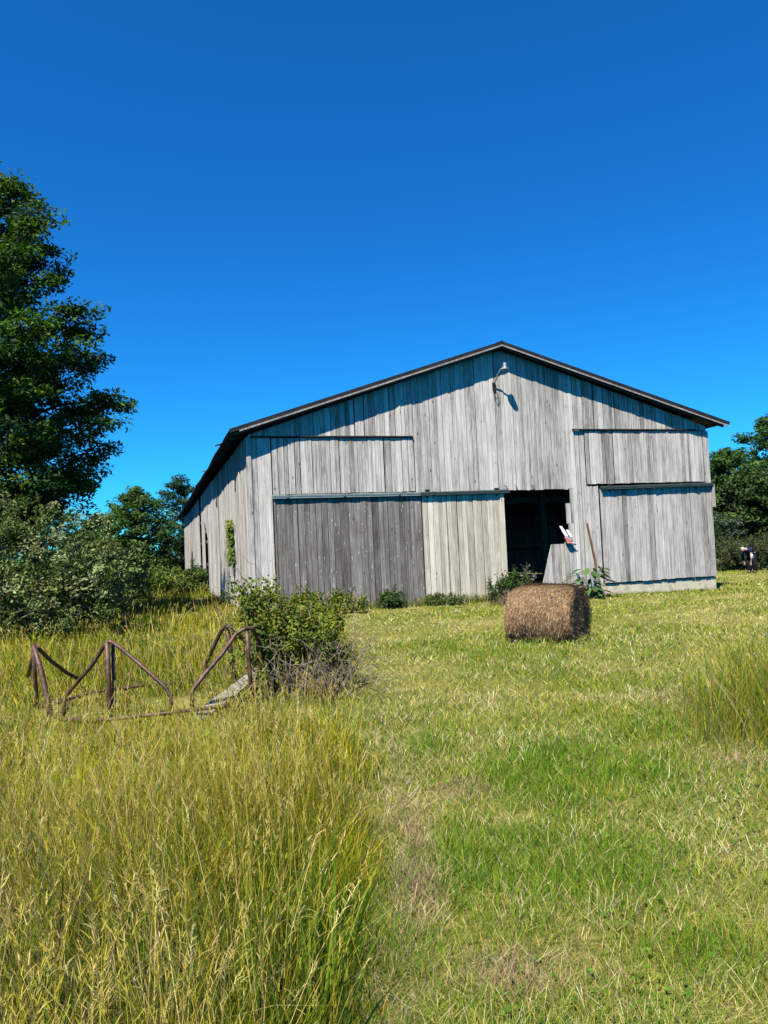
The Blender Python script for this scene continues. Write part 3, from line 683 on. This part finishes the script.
# ------------------------------------------------------------------ rusty hay feeder frame
fo = gp(150, 705, 8.3); feeder = empty('hay_feeder', fo); tag(feeder, 'rusty bent pipe hay feeder frame standing in the tall grass', 'hay feeder')
def pipe(nm, pts, r, bend=True):
    P = np.array([at(*p) for p in pts]) - fo; r = r * .86
    if len(P) > 2:                       # round the bends
        Q = [P[0]]
        for i in range(1, len(P) - 1):
            for t in (-.22, -.1, 0, .1, .22):
                e = P[i - 1] if t < 0 else P[i + 1]; m = P[i] + (e - P[i]) * abs(t)
                Q.append(m * .86 + (P[i - 1] * .25 + P[i] * .5 + P[i + 1] * .25) * .14 if t == 0 else m)
        Q.append(P[-1]); P = np.array(Q)
    mb = MB(); mb.tube(P, r, 9); return mb.build(nm, M_RUST, feeder, True)
pipe('post', [(33, 644, 8.2), (41, 670, 8.1), (49, 706, 8.0), (51, 730, 8.0)], .034)
pipe('post', [(33, 650, 8.25), (36, 690, 8.4), (38, 720, 8.4)], .026)
pipe('post', [(107, 643, 7.6), (109, 690, 7.6), (111, 735, 7.6)], .030); pipe('post', [(113, 644, 7.66), (114, 690, 7.66), (114, 735, 7.66)], .022)
pipe('post', [(247, 631, 8.0), (249, 662, 8.0), (252, 700, 8.0)], .027)
pipe('post', [(227, 627, 9.0), (231, 655, 9.0), (236, 692, 9.0)], .036)
pipe('bent_bar', [(28, 676, 8.7), (34, 654, 8.4), (37, 647, 8.25), (50, 660, 8.5), (67, 673, 8.8), (79, 679, 9.0), (86, 694, 9.1)], .026)
pipe('bent_bar', [(64, 722, 7.7), (64, 698, 7.75), (80, 679, 7.7), (93, 664, 7.65), (104, 646, 7.6), (110, 641, 7.6), (118, 646, 7.57), (135, 660, 7.52), (152, 675, 7.47), (166, 688, 7.43), (171, 697, 7.42), (172, 716, 7.4)], .024)
pipe('bent_bar', [(192, 712, 7.55), (192.5, 690, 7.6), (205, 674, 7.7), (222, 654, 7.85), (236, 634, 8.0), (244, 629, 8.0), (252, 628, 8.05), (259, 642, 8.3), (266, 664, 8.6)], .026)
pipe('bent_bar', [(207, 692, 9.2), (206, 664, 9.2), (213, 648, 9.1), (221, 631, 9.05), (226, 626, 9.0), (233, 628, 8.8), (240, 635, 8.7), (252, 650, 8.8), (262, 664, 8.9)], .028)
pipe('ring_rail', [(56, 703, 8.3), (72, 698, 8.5), (88, 693.5, 8.7), (112, 689.5, 8.9), (138, 686, 9.05), (165, 683.5, 9.2), (192, 682, 9.3), (218, 684.5, 9.3), (238, 692, 9.1)], .022)
pipe('ring_rail', [(50, 712, 7.9), (64, 719, 7.65), (90, 721, 7.5), (112, 719, 7.42), (150, 715, 7.4), (175, 712, 7.42), (201, 709, 7.55), (224, 706, 7.7), (248, 698, 8.0)], .024)
pipe('tie_pipe', [(126, 687, 9.0), (126, 700, 9.0)], .026)
# grey board lying against the feeder
bo = MB(); p0 = at(196, 716, 7.5); p1 = at(268, 664, 8.9)
bo.bar(p0 - np.array([0, 0, .03]), p1, .115, .035, (.15, .2, 0), up=(.35, -.5, .75))
tag(bo.build('grey_board', M_FASCIA), 'pale grey board slanting through grass between the feeder and the bramble', 'board')

# ------------------------------------------------------------------ hay bale
bc = np.array([2.60, 12.3, 0]); bc[2] = gz(2.60, 12.3) - .02
bale = MB(); Rb, Lb = .52, 1.12; nb_, nr_ = 44, 14
ang = np.linspace(0, 2 * math.pi, nb_, endpoint=False); V = []; 
prof = [(-.5, .02), (-.5, .35), (-.5, .66), (-.485, .79), (-.44, .88), (-.38, .945), (-.33, .98)] + [(t, 1.0 + .012 * math.sin(t * 23)) for t in np.linspace(-.28, .28, nr_)] + [(.33, .98), (.385, .945), (.44, .88), (.485, .79), (.5, .66), (.5, .35), (.5, .02)]
bumps = rng.normal(0, .010, (len(prof), nb_))
for i, (t, r) in enumerate(prof):
    for j, a in enumerate(ang):
        rr = Rb * r * (1 + .035 * math.sin(a * 2 + 1) + .022 * math.sin(a * 3 + t * 7) + .02 * math.sin(t * 9 + a) + bumps[i, j]); z = rr * math.sin(a); y = rr * math.cos(a) * 1.04
        if z < -.36: z = -.36 + (z + .36) * .35; y *= 1.06
        V.append((t * Lb + rng.normal(0, .006), y, z + .43))
k = np.arange(len(prof) * nb_).reshape(len(prof), nb_); k2 = np.roll(k, -1, 1)
Q = np.stack([k[:-1], k[1:], k2[1:], k2[:-1]], -1).reshape(-1, 4)
bale.add(V, [Q, [tuple(k[0])], [tuple(k[-1][::-1])]], (.20, .135, .07))
n = 15000; t = rng.uniform(-.5, .5, n); a = rng.uniform(-.75, math.pi + .75, n); rr = Rb * (1.015 + .035 * np.sin(a * 2 + 1) + .022 * np.sin(a * 3 + t * 7) + .02 * np.sin(t * 9 + a)) * (1 - .02 * sstep(.28, .34, np.abs(t)) - .10 * sstep(.33, .46, np.abs(t)) - .06 * sstep(.43, .5, np.abs(t)))
p = np.stack([t * Lb, rr * np.cos(a) * 1.04, rr * np.sin(a) + .43], 1); nrm = np.stack([0 * t, np.cos(a), np.sin(a)], 1)
tan = np.stack([0 * t, -np.sin(a), np.cos(a)], 1) + np.stack([rng.normal(0, .6, n), 0 * t, 0 * t], 1); tan /= np.linalg.norm(tan, axis=1, keepdims=True)
sd_ = np.cross(nrm, tan); L = rng.uniform(.03, .11, n)[:, None]; W = rng.uniform(.0018, .004, n)[:, None]; lift = (rng.uniform(.001, .018, n) + .05 * (rng.random(n) < .08) * rng.random(n))[:, None]
n2 = 1500; a2 = rng.uniform(0, 6.28, n2); r2 = Rb * np.sqrt(rng.random(n2)); sgn = 1.0
p2 = np.stack([np.full(n2, Lb * .503), r2 * np.cos(a2) * 1.04, r2 * np.sin(a2) + .43], 1); nrm2 = np.tile([1.0, 0, 0], (n2, 1)); tan2 = np.stack([rng.normal(0, .1, n2), -np.sin(a2), np.cos(a2)], 1) + rng.normal(0, .4, (n2, 3)); tan2 /= np.linalg.norm(tan2, axis=1, keepdims=True)
def strips(p, nrm, tan, L, W, lift, col):
    s = np.cross(nrm, tan); m = len(p)
    v = np.stack([p - tan * L / 2 - s * W, p - tan * L / 2 + s * W, p + tan * L / 2 + s * W + nrm * lift, p + tan * L / 2 - s * W + nrm * lift], 1).reshape(-1, 3)
    i = np.arange(m)[:, None] * 4; bale.add(v, [np.concatenate([i, i + 1, i + 2, i + 3], 1)], np.repeat(col, 4, 0))
HAY = [(.29, .18, .085), (.20, .118, .055), (.41, .295, .16), (.125, .074, .04)]
strips(p, nrm, tan, L, W, lift, pal(n, HAY, [3, 3, 1.6, 2])); strips(p2, nrm2, tan2, rng.uniform(.04, .12, n2)[:, None], rng.uniform(.003, .006, n2)[:, None], rng.uniform(.002, .02, n2)[:, None], pal(n2, HAY, [1.5, 3, .6, 3]))  # end face strands get a darker mix, its shade put into the colour
bo_ = bale.build('hay_bale', M_STRAW); bo_.location = bc; bo_.rotation_euler = (0, 0, R(-33))
tag(bo_, 'round brown hay bale lying on mown grass before the open doorway', 'hay bale')

# ------------------------------------------------------------------ person bending over at the field edge
def skinned(name, verts, edges, mat, parent=None, sub=2, root=0):
    me = bpy.data.meshes.new(name); me.from_pydata([v[:3] for v in verts], edges, []); me.update()
    o = bpy.data.objects.new(name, me); COL.objects.link(o)
    sm_ = o.modifiers.new('skin', 'SKIN'); sm_.use_smooth_shade = True
    sv = me.skin_vertices[0].data if me.skin_vertices else None
    if sv is None:
        bpy.context.view_layer.objects.active = o
        me.attributes  # skin layer is created with the modifier
        sv = me.skin_vertices[0].data
    for i, v in enumerate(verts): sv[i].radius = (v[3], v[4] if len(v) > 4 else v[3]); sv[i].use_root = (i == root)
    s = o.modifiers.new('subsurf', 'SUBSURF'); s.levels = sub; s.render_levels = sub
    me.materials.append(mat)
    if parent: o.parent = parent
    return o
def plain(name, c, rough=.8): return noisy(name, [(.3, tuple(x * .8 for x in c)), (.7, c)], 14, rough, 0, .2, .1)
M_SKIN = plain('skin', (.50, .32, .24), .6); M_NAVY = plain('navy_cloth', (.012, .014, .035)); M_BLACK = plain('dark_trousers', (.010, .011, .018)); M_GREYHAIR = plain('pale_cap', (.42, .42, .40)); M_SHOE = plain('shoe', (.02, .018, .016)); M_SLEEVE = plain('white_cloth', (.68, .69, .72))
pp = gp(750.5, 571, 36.0)
# local: -x is where the person faces (photo left, a little towards the camera)
BV = [(.20, 0, .82, .15, .16), (.03, 0, .93, .14, .17), (-.14, 0, 1.02, .14, .18), (-.22, 0, 1.04, .07), (-.28, 0, 1.035, .06), (-.35, 0, 1.02, .10, .085), (-.41, 0, .95, .075),
      (.16, .10, .76, .10), (.02, .13, .45, .07), (.14, .12, .10, .05), (.01, .13, .04, .042),
      (.16, -.10, .76, .10), (.04, -.13, .45, .07), (.18, -.12, .10, .05), (.05, -.13, .04, .042),
      (-.15, .20, .97, .06), (-.16, .23, .72, .045), (-.14, .17, .52, .034), (-.13, .15, .46, .03),
      (-.15, -.20, .97, .06), (-.14, -.24, .72, .045), (-.12, -.18, .52, .034), (-.11, -.16, .46, .03)]
BE = [(0, 1), (1, 2), (2, 3), (3, 4), (4, 5), (5, 6), (0, 7), (7, 8), (8, 9), (9, 10), (0, 11), (11, 12), (12, 13), (13, 14), (2, 15), (15, 16), (16, 17), (17, 18), (2, 19), (19, 20), (20, 21), (21, 22)]
for hb, sg in ((18, 1), (22, -1)):
    hx_, hy_, hz_ = BV[hb][:3]
    for k in range(4):
        dy = (k - 1.5) * .019; l = (.065, .075, .07, .055)[k]; i = len(BV)
        BV += [(hx_ - .012, hy_ + dy, hz_ - .05, .009), (hx_ - .022, hy_ + dy, hz_ - .05 - l * .55, .008), (hx_ - .012, hy_ + dy, hz_ - .05 - l, .007)]; BE += [(hb, i), (i, i + 1), (i + 1, i + 2)]
    i = len(BV); BV += [(hx_ - .035, hy_ - sg * .02, hz_ - .02, .010), (hx_ - .055, hy_ - sg * .03, hz_ - .06, .008)]; BE += [(hb, i), (i, i + 1)]
person = skinned('person', BV, BE, M_SKIN); person.location = pp; person.rotation_euler = (0, 0, R(22)); person.scale = (1.15, 1.15, 1.12)
tag(person, 'person in dark navy clothes bending over at the field edge right of the barn', 'person')
skinned('jacket', [(.22, 0, .82, .18, .19), (.03, 0, .945, .18, .20), (-.14, 0, 1.03, .165, .21), (-.21, 0, 1.045, .10), (-.15, .20, .975, .085), (-.16, .23, .72, .072), (-.14, .175, .54, .055), (-.15, -.20, .975, .085), (-.145, -.235, .86, .072)],
        [(0, 1), (1, 2), (2, 3), (2, 4), (4, 5), (5, 6), (2, 7), (7, 8)], M_NAVY, person)
skinned('trousers', [(.20, 0, .80, .17, .18), (.16, .10, .74, .125), (.02, .13, .45, .105), (.14, .12, .06, .095), (.16, -.10, .74, .125), (.04, -.13, .45, .11), (.18, -.12, .06, .095)], [(0, 1), (1, 2), (2, 3), (0, 4), (4, 5), (5, 6)], M_BLACK, person)
skinned('cap', [(-.31, 0, 1.065, .09, .09), (-.37, 0, 1.055, .10, .09), (-.425, 0, 1.01, .07)], [(0, 1), (1, 2)], M_GREYHAIR, person)
skinned('shoe', [(.14, .12, .06, .06), (.02, .13, .04, .045), (-.07, .13, .035, .038)], [(0, 1), (1, 2)], M_SHOE, person)
skinned('shoe', [(.18, -.12, .06, .06), (.06, -.13, .04, .045), (-.03, -.13, .035, .038)], [(0, 1), (1, 2)], M_SHOE, person)
skinned('sleeve', [(-.145, -.238, .84, .066), (-.14, -.245, .72, .060), (-.125, -.20, .60, .050)], [(0, 1), (1, 2)], M_SLEEVE, person)

# ------------------------------------------------------------------ grasses
def sector(n, r0, r1, a0=-42, a1=42):
    r = np.exp(rng.uniform(math.log(r0), math.log(r1), n)); a = np.radians(rng.uniform(a0, a1, n)); return r * np.sin(a), r * np.cos(a), r
def outside_barn(x, y):
    s, t = barn_st(x, y); return ~((s > -.06) & (s < BW + .06) & (t > -.1) & (t < BD))
EDGE_Y = [-5, 0, 2.55, 4, 5.7, 8.3, 12, 16.3, 21, 80]; EDGE_X = [-.30, -.28, -.20, -.12, -.10, -.34, -.55, -.85, -1.3, -14]
def edge_x(y): return np.interp(y, EDGE_Y, EDGE_X) + .22 * (fbm(y * 1.3, y * 0 + 5) - .5)
def tall_w(x, y):
    """0..1 how tall the uncut grass is"""
    left = sstep(.12, -.28, x - edge_x(y))
    cx, cy = (x - 4.2) / 1.8, (y - 6.1) / 1.75; d = np.sqrt(cx * cx + cy * cy) + .35 * (fbm(x * 1.6, y * 1.6) - .5)
    return np.maximum(left, sstep(1.1, .72, d))
near_fee = lambda x, y: (np.hypot(x + 2.5, y - 8.0) < 1.6)
# tall uncut grass
n = 480000; x, y, r = sector(n, 1.25, 62, -54, 44)
w = tall_w(x, y); keep = (rng.random(n) < w) & outside_barn(x, y) & (rng.random(n) < .25 + 1.5 * sstep(.25, .7, fbm(x * 3.3, y * 3.3))) & (fbm(x * 1.1, y * 1.1) > .28)
keep &= ~((np.hypot(x, y) < 1.7) & (x > -.45))
keep &= ~((np.hypot((x + 2.3) / 1.3, y - 7.0) < 1.9) & (rng.random(n) < .25))
x, y, r, w = x[keep], y[keep], r[keep], w[keep]; n = len(x)
hn = fbm(x * .5 + 3, y * .5); green = .7 * sstep(.42, .68, fbm(x * .8 + 40, y * .8 + 7)); dry = sstep(.55, .72, fbm(x * .8 + 80, y * .8))
L = (.27 + .42 * hn) * (1 - .50 * sstep(2.6, 6.2, y) * (x < 1.2)) * np.where(x > 1.2, 1.12, 1) * (1 - .3 * np.exp(-((x - edge_x(y)) / .3) ** 2)) * rng.uniform(.4, 1.3, n) * (.4 + .6 * w) * np.where(r < 3, .9, 1)
L *= np.where(np.hypot((x + 2.3) / 1.3, y - 7.2) < 1.8, .80, 1) * np.where(np.hypot((x + .85) / .8, y - 7.9) < 1.0, .7, 1)          # trodden lower round the feeder
wind = 2.6 + 1.2 * (fbm(x * .7, y * .7 + 50) - .5) * 4
az = wind + rng.normal(0, 1.9, n)
c = pal(n, [(.235, .225, .006), (.125, .170, .006), (.32, .265, .010), (.42, .31, .06), (.055, .105, .006)], [3.4, 2.8, 2.6, .6, 1.9], .26)
cg = pal(n, [(.085, .14, .010), (.05, .10, .010), (.14, .17, .012)], [2, 1.5, 1.5]); cd = pal(n, [(.40, .32, .15), (.30, .23, .10), (.24, .18, .10)], [2, 2, 1])
u = rng.random(n); green = np.maximum(green, .75 * (x > 1.2)); dry = np.maximum(dry, .5 * (x > 1.2)); tonev = .62 + .76 * sstep(.25, .75, fbm(x * 1.7 + 21, y * 1.7 + 4)); c = c * tonev[:, None]; c = np.where((u < green * .75)[:, None], cg, c); c = np.where((u > 1 - dry * .25)[:, None], cd, c)
tg = MB(); p = np.stack([x, y, ground(x, y) - .02], 1)
wd = np.maximum(.0026, r * .00075) * rng.uniform(.6, 1.5, n) * np.where(x > 1.2, .7, 1)
tip = tg.blades(p, az, np.abs(rng.normal(0, .24, n)), rng.uniform(-.05, .6, n), L, wd, c)
# seed stalks rising above the blades, with loose heads
k = rng.choice(n, int(n * .06), replace=False); m = len(k)
Ls = np.clip((L[k] * 1.35 + .18), .3, .98) * rng.uniform(.8, 1.15, m); azs = wind[k] + rng.normal(0, 1.3, m); ln = rng.uniform(.0, .3, m); cu = rng.uniform(0, .35, m)
cs_ = pal(m, [(.38, .30, .07), (.33, .28, .04), (.27, .26, .02), (.46, .37, .13)], [2.5, 2, 3, 1])
tp = tg.blades(p[k], azs, ln, cu, Ls, np.maximum(.0022, r[k] * .00055), cs_)
for rep in range(7):
    f = rng.uniform(.0, .17, m)[:, None] * Ls[:, None]
    dn = np.stack([-np.cos(azs) * (ln + cu * 1.6), -np.sin(azs) * (ln + cu * 1.6), -np.ones(m) * .9], 1)
    q_ = tp + dn * f - np.array([0, 0, .008])
    tg.blades(q_, azs + rng.normal(0, 1.0, m), rng.uniform(.2, .8, m), rng.uniform(0, .4, m), rng.uniform(.014, .036, m) * (1 + r[k] * .02), np.maximum(.0022, r[k] * .0006) * rng.uniform(.7, 1.3, m), np.clip(cs_ * rng.uniform(.85, 1.25, (m, 1)), 0, 1))
# tall single stalks with feathery drooping heads
m = 620; r_ = np.exp(rng.uniform(math.log(1.9), math.log(8.5), m)); a_2 = np.radians(rng.uniform(-36, 0, m)); xs, ysn = r_ * np.sin(a_2), r_ * np.cos(a_2)
kk = (tall_w(xs, ysn) > .9) & ~((np.hypot(xs, ysn) < 2.0) & (xs > -.5)); xs, ysn, r_ = xs[kk], ysn[kk], r_[kk]; m = len(xs)
azs = rng.uniform(0, 6.28, m); ln = np.abs(rng.normal(0, .16, m)); cu = rng.uniform(0, .4, m); Ls = rng.uniform(.5, .82, m) * (1 - .35 * sstep(3, 7, ysn)); sc_ = pal(m, [(.46, .36, .11), (.36, .31, .06), (.52, .43, .18)], [2, 2, 1])
tp = tg.blades(np.stack([xs, ysn, ground(xs, ysn)], 1), azs, ln, cu, Ls, np.maximum(.0024, r_ * .0006), sc_)
dn = np.stack([-np.cos(azs) * (ln + cu * 1.7), -np.sin(azs) * (ln + cu * 1.7), -np.ones(m) * .85], 1)
for rep in range(26):
    f = .15 * rep / 26
    tg.blades(tp + dn * f * (Ls / .7)[:, None], azs + rng.normal(0, 1.3, m), rng.uniform(.3, .95, m), rng.uniform(.1, .5, m), rng.uniform(.010, .030, m) * (.6 + rep / 26), np.maximum(.0022, r_ * .0006), np.clip(sc_ * rng.uniform(.85, 1.2, (m, 1)), 0, 1))
# bent and broken pale stalks among the blades
k = rng.choice(n, int(n * .018), replace=False); k = k[(np.abs(x[k] - edge_x(y[k])) > .55) & (x[k] < 1)]; m = len(k)
tg.blades(p[k] + np.array([0, 0, .08]), rng.uniform(0, 6.28, m), rng.uniform(.5, .98, m), rng.uniform(-.4, .4, m), rng.uniform(.25, .7, m), np.maximum(.0022, r[k] * .0007), pal(m, [(.42, .33, .12), (.30, .22, .09), (.48, .40, .18), (.22, .15, .07)], [2, 2, 1, 1]))
tag(tg.build('tall_grass', M_GRASS), 'tall uncut yellow green grass with straw seed heads', 'grass', kind='stuff')
# broad green leaves in the foreground tuft at the path edge
n = 260; x = np.minimum(rng.normal(-.40, .12, n), -.2); y = rng.normal(2.75, .25, n); tf = MB()
tf.blades(np.stack([x, y, ground(x, y) - .02], 1), rng.uniform(0, 6.28, n), rng.uniform(.02, .3, n), rng.uniform(0, .35, n), rng.uniform(.25, .55, n), rng.uniform(.005, .012, n), pal(n, [(.09, .17, .012), (.065, .13, .012), (.14, .20, .018)], [2, 2, 1]))
tag(tf.build('green_grass_tuft', M_GRASS), 'lush broad bladed green tuft at the path edge in the foreground', 'grass tuft')
# mown grass and its clippings
n = 560000; x, y, r = sector(n, 1.4, 46, -30, 60)
keep = (rng.random(n) < 1 - .8 * tall_w(x, y)) & outside_barn(x, y); x, y, r = x[keep], y[keep], r[keep]; n = len(x)
def patches(x, y, L_):
    v = np.zeros(len(x))
    for (px_, py_, sx, sy, a) in L_:
        d = _F + _RT * (px_ - 384) / FPX + _UP * (512 - py_) / FPX; q = EYE - d * 1.65 / d[2]
        v = np.maximum(v, a * np.exp(-((x - q[0]) / sx) ** 2 - ((y - q[1]) / sy) ** 2))
    return np.clip(v + .9 * (fbm(x * 2.2 + 5, y * 2.2) - .5) * (v > .03), 0, 1)
GREENP = [(500, 870, .6, .7, 1.3), (610, 880, .55, .6, 1.1), (560, 770, 1.0, 1.1, 1.2), (405, 960, .2, .4, 1), (700, 960, .4, .3, .8), (440, 645, 1.3, 1.8, .6), (650, 725, .6, .8, .7), (700, 650, 1.8, 1.6, .5), (425, 745, .4, .6, .8), (520, 935, .3, .15, .9)]
STRAWP = [(520, 738, .5, .35, 1), (455, 795, .25, .25, .9), (515, 985, .22, .14, 1), (740, 850, .35, .35, .9), (470, 697, .6, .5, .9), (620, 697, .7, .4, .8), (650, 635, 1.6, .9, .7), (420, 880, .12, .6, .8), (700, 790, .5, .4, .8), (560, 660, 1.2, .6, .6), (660, 900, .25, .3, .6), (420, 700, .35, .6, .7)]
BROWNP = [(515, 985, .24, .16, 1.2), (412, 830, .10, .5, 1), (455, 792, .22, .2, .8), (700, 700, .25, .4, .8), (425, 900, .1, .3, .9), (735, 760, .25, .2, .9), (560, 955, .15, .1, .6)]
gm = np.maximum(.55 * sstep(.36, .68, fbm(x * .62 + 11, y * .62 + 90)), patches(x, y, GREENP)); st_ = np.maximum(.6 * sstep(.50, .74, fbm(x * .75 + 60, y * 1.5 + 20)), patches(x, y, STRAWP))
st2 = .8 * sstep(.52, .70, fbm(x * 1.9 + 33, y * 2.6 + 71))
st_ = st_ * (1 - .7 * gm); st2 = st2 * (1 - .8 * gm)
u = rng.random(n)
c = pal(n, [(.26, .265, .024), (.17, .215, .018), (.36, .33, .05), (.44, .38, .10)], [3, 2.2, 2.4, .9])
cg = pal(n, [(.095, .20, .010), (.06, .145, .008), (.15, .24, .014)], [2, 1.2, 1.6]); cd = pal(n, [(.52, .45, .22), (.40, .33, .14), (.60, .54, .32)], [2, 2, 1])
c = np.where((u < gm * .9)[:, None], cg, c); c = np.where((u > 1 - np.maximum(st_ * .6, st2 * .45))[:, None], cd, c)
bp = patches(x, y, BROWNP); c = np.where((rng.random(n) < bp * .9)[:, None], pal(n, [(.30, .22, .11), (.40, .31, .16), (.22, .15, .075)], [2, 2, 1]), c)
tuft = fbm(x * 3.1, y * 3.1 + 5)
L = rng.uniform(.025, .075, n) * (.55 + 1.1 * gm) * (.55 + .9 * tuft) * (1 + r * .012); flatn = np.clip(rng.normal(.55, .25, n) - .15 * gm, .05, .97)
mg = MB(); mg.blades(np.stack([x, y, ground(x, y) - .006], 1), rng.uniform(0, 6.28, n), flatn, rng.uniform(0, .3, n), L, np.maximum(.0022, r * .00075) * rng.uniform(.6, 1.4, n), c)
# small broad leaves of clover and weeds low in the turf
n = 9000; x, y, r = sector(n, 1.8, 14, -12, 40); keep = (rng.random(n) < sstep(.5, .68, fbm(x * 1.4 + 70, y * 1.4))) & (tall_w(x, y) < .3); x, y, r = x[keep], y[keep], r[keep]; n = len(x)
mg.leaves(np.stack([x, y, ground(x, y) + rng.uniform(.01, .05, n)], 1), rng.normal(0, .4, (n, 3)) + np.array([0, 0, 1]), rng.uniform(.012, .03, n) * (1 + r * .05), rng.uniform(.010, .022, n) * (1 + r * .05), pal(n, [(.07, .15, .016), (.10, .18, .02)], [1, 1]))
tag(mg.build('mown_grass', M_GRASS), 'short mown green and straw coloured grass before the barn', 'grass', kind='stuff')
n = 135000; x, y, r = sector(n, 1.4, 34, -16, 58)
cl = np.maximum(np.maximum(.5 * sstep(.48, .66, fbm(x * .75 + 60, y * 1.5 + 20)), .6 * sstep(.5, .66, fbm(x * 1.9 + 33, y * 2.6 + 71))), np.maximum(patches(x, y, STRAWP), patches(x, y, BROWNP))) * (1 - .85 * patches(x, y, GREENP))
edge = np.exp(-((x - edge_x(y) - .12) / .16) ** 2)
keep = (rng.random(n) < np.maximum(cl * .55, edge) + .08) & outside_barn(x, y) & (tall_w(x, y) < .8); x, y, r = x[keep], y[keep], r[keep]; edge = edge[keep]; n = len(x)
cp = MB(); tilt = rng.uniform(.90, .99, n)
cc = pal(n, [(.48, .42, .17), (.38, .32, .10), (.56, .50, .25), (.27, .26, .06)], [3, 2.5, 1.5, 1.5]); ce = pal(n, [(.27, .20, .12), (.36, .28, .17), (.18, .13, .08)], [2, 2, 1])
cc = np.where((rng.random(n) < np.maximum(edge * .8, patches(x, y, BROWNP)))[:, None], ce, cc)
cp.blades(np.stack([x, y, ground(x, y) + rng.uniform(.004, .035, n)], 1), rng.uniform(0, 6.28, n), tilt, rng.uniform(-.05, .05, n), rng.uniform(.02, .085, n) * (1 + r * .04), np.maximum(.0016, r * .0006), cc)
tag(cp.build('hay_clippings', M_STRAW), 'dry straw clippings scattered over the mown grass', 'clippings', kind='stuff')
# grass skirt at bale and barn foot
n = 8200; t = rng.random(n); s = np.where(t < .35, rng.uniform(.5, 9.6, n), np.where(t < .6, rng.uniform(4.8, 15.2, n), 0)); tt = -np.abs(rng.normal(.1, .16, n)) - .12
P_ = BL + np.outer(s, AX) + np.outer(tt, AY); k = t >= .6
a = rng.uniform(0, 6.28, n); P_[k, 0] = (bc[0] + np.cos(R(-33)) * (np.cos(a) * .68) - np.sin(R(-33)) * (np.sin(a) * .52))[k]; P_[k, 1] = (bc[1] + np.sin(R(-33)) * np.cos(a) * .68 + np.cos(R(-33)) * np.sin(a) * .52)[k]
fg = MB(); P_[:, 2] = ground(P_[:, 0], P_[:, 1]) - .01
fg.blades(P_, rng.uniform(0, 6.28, n), rng.uniform(.05, .6, n), rng.uniform(0, .4, n), rng.uniform(.08, .30, n) * np.where(k, .5, np.where(s > 10.5, .42, .6 + 1.3 * fbm(s * 1.5, s * 0 + 3))), rng.uniform(.008, .016, n), pal(n, [(.10, .135, .026), (.16, .175, .035), (.32, .27, .11)], [3, 3, 1.5]))
tag(fg.build('edge_grass', M_GRASS), 'unmown grass fringe along the barn foot and round the bale', 'grass', kind='stuff')

# ------------------------------------------------------------------ sky, sun, camera
SUN_AZ = math.atan2(-.455, -.89); SUN_EL = R(56.5)
world = bpy.data.worlds.new('World'); scene.world = world; world.use_nodes = True
nt = world.node_tree; nt.nodes.clear()
sky = nt.nodes.new('ShaderNodeTexSky'); sky.sky_type = 'NISHITA'; sky.sun_disc = False
sky.sun_elevation = SUN_EL; sky.sun_rotation = SUN_AZ % (2 * math.pi); sky.altitude = 300; sky.air_density = 1.0; sky.dust_density = .0; sky.ozone_density = 2.6
hs = nt.nodes.new('ShaderNodeHueSaturation'); hs.inputs['Saturation'].default_value = 1.12; hs.inputs['Hue'].default_value = .504
bg = nt.nodes.new('ShaderNodeBackground'); bg.inputs['Strength'].default_value = .069
wo = nt.nodes.new('ShaderNodeOutputWorld')
nt.links.new(sky.outputs[0], hs.inputs['Color']); tint = nt.nodes.new('ShaderNodeMix'); tint.data_type = 'RGBA'; tint.blend_type = 'MULTIPLY'; tint.inputs[0].default_value = 1
tint.inputs[7].default_value = (.09, .735, 1.24, 1)
nt.links.new(hs.outputs[0], tint.inputs[6]); nt.links.new(tint.outputs[2], bg.inputs[0]); nt.links.new(bg.outputs[0], wo.inputs[0])
sd = bpy.data.lights.new('sun', 'SUN'); sd.energy = 5.0; sd.angle = R(.5); sd.color = (1, .955, .88)
so = bpy.data.objects.new('sun', sd); COL.objects.link(so)
dirv = Vector((math.cos(SUN_EL) * math.sin(SUN_AZ), math.cos(SUN_EL) * math.cos(SUN_AZ), math.sin(SUN_EL)))
so.rotation_euler = dirv.to_track_quat('Z', 'Y').to_euler(); so.location = (-10, -20, 30)
cam = bpy.data.cameras.new('camera'); co = bpy.data.objects.new('camera', cam); COL.objects.link(co)
cam.lens = FPX / 1024 * 36; cam.sensor_width = 36; cam.sensor_fit = 'AUTO'; cam.clip_start = .05; cam.clip_end = 2000
from mathutils import Matrix
bk_ = -_F
co.matrix_world = Matrix(((_RT[0], _UP[0], bk_[0], EYE[0]), (_RT[1], _UP[1], bk_[1], EYE[1]), (_RT[2], _UP[2], bk_[2], EYE[2]), (0, 0, 0, 1)))
scene.camera = co
vs = scene.view_settings; vs.view_transform = 'Standard'; vs.look = 'None'; vs.exposure = 1.05; vs.gamma = 1; vs.use_curve_mapping = False
scene.cycles.use_denoising = True
scene.cycles.max_bounces = 6; scene.cycles.diffuse_bounces = 0; scene.cycles.glossy_bounces = 2; scene.cycles.transparent_max_bounces = 4
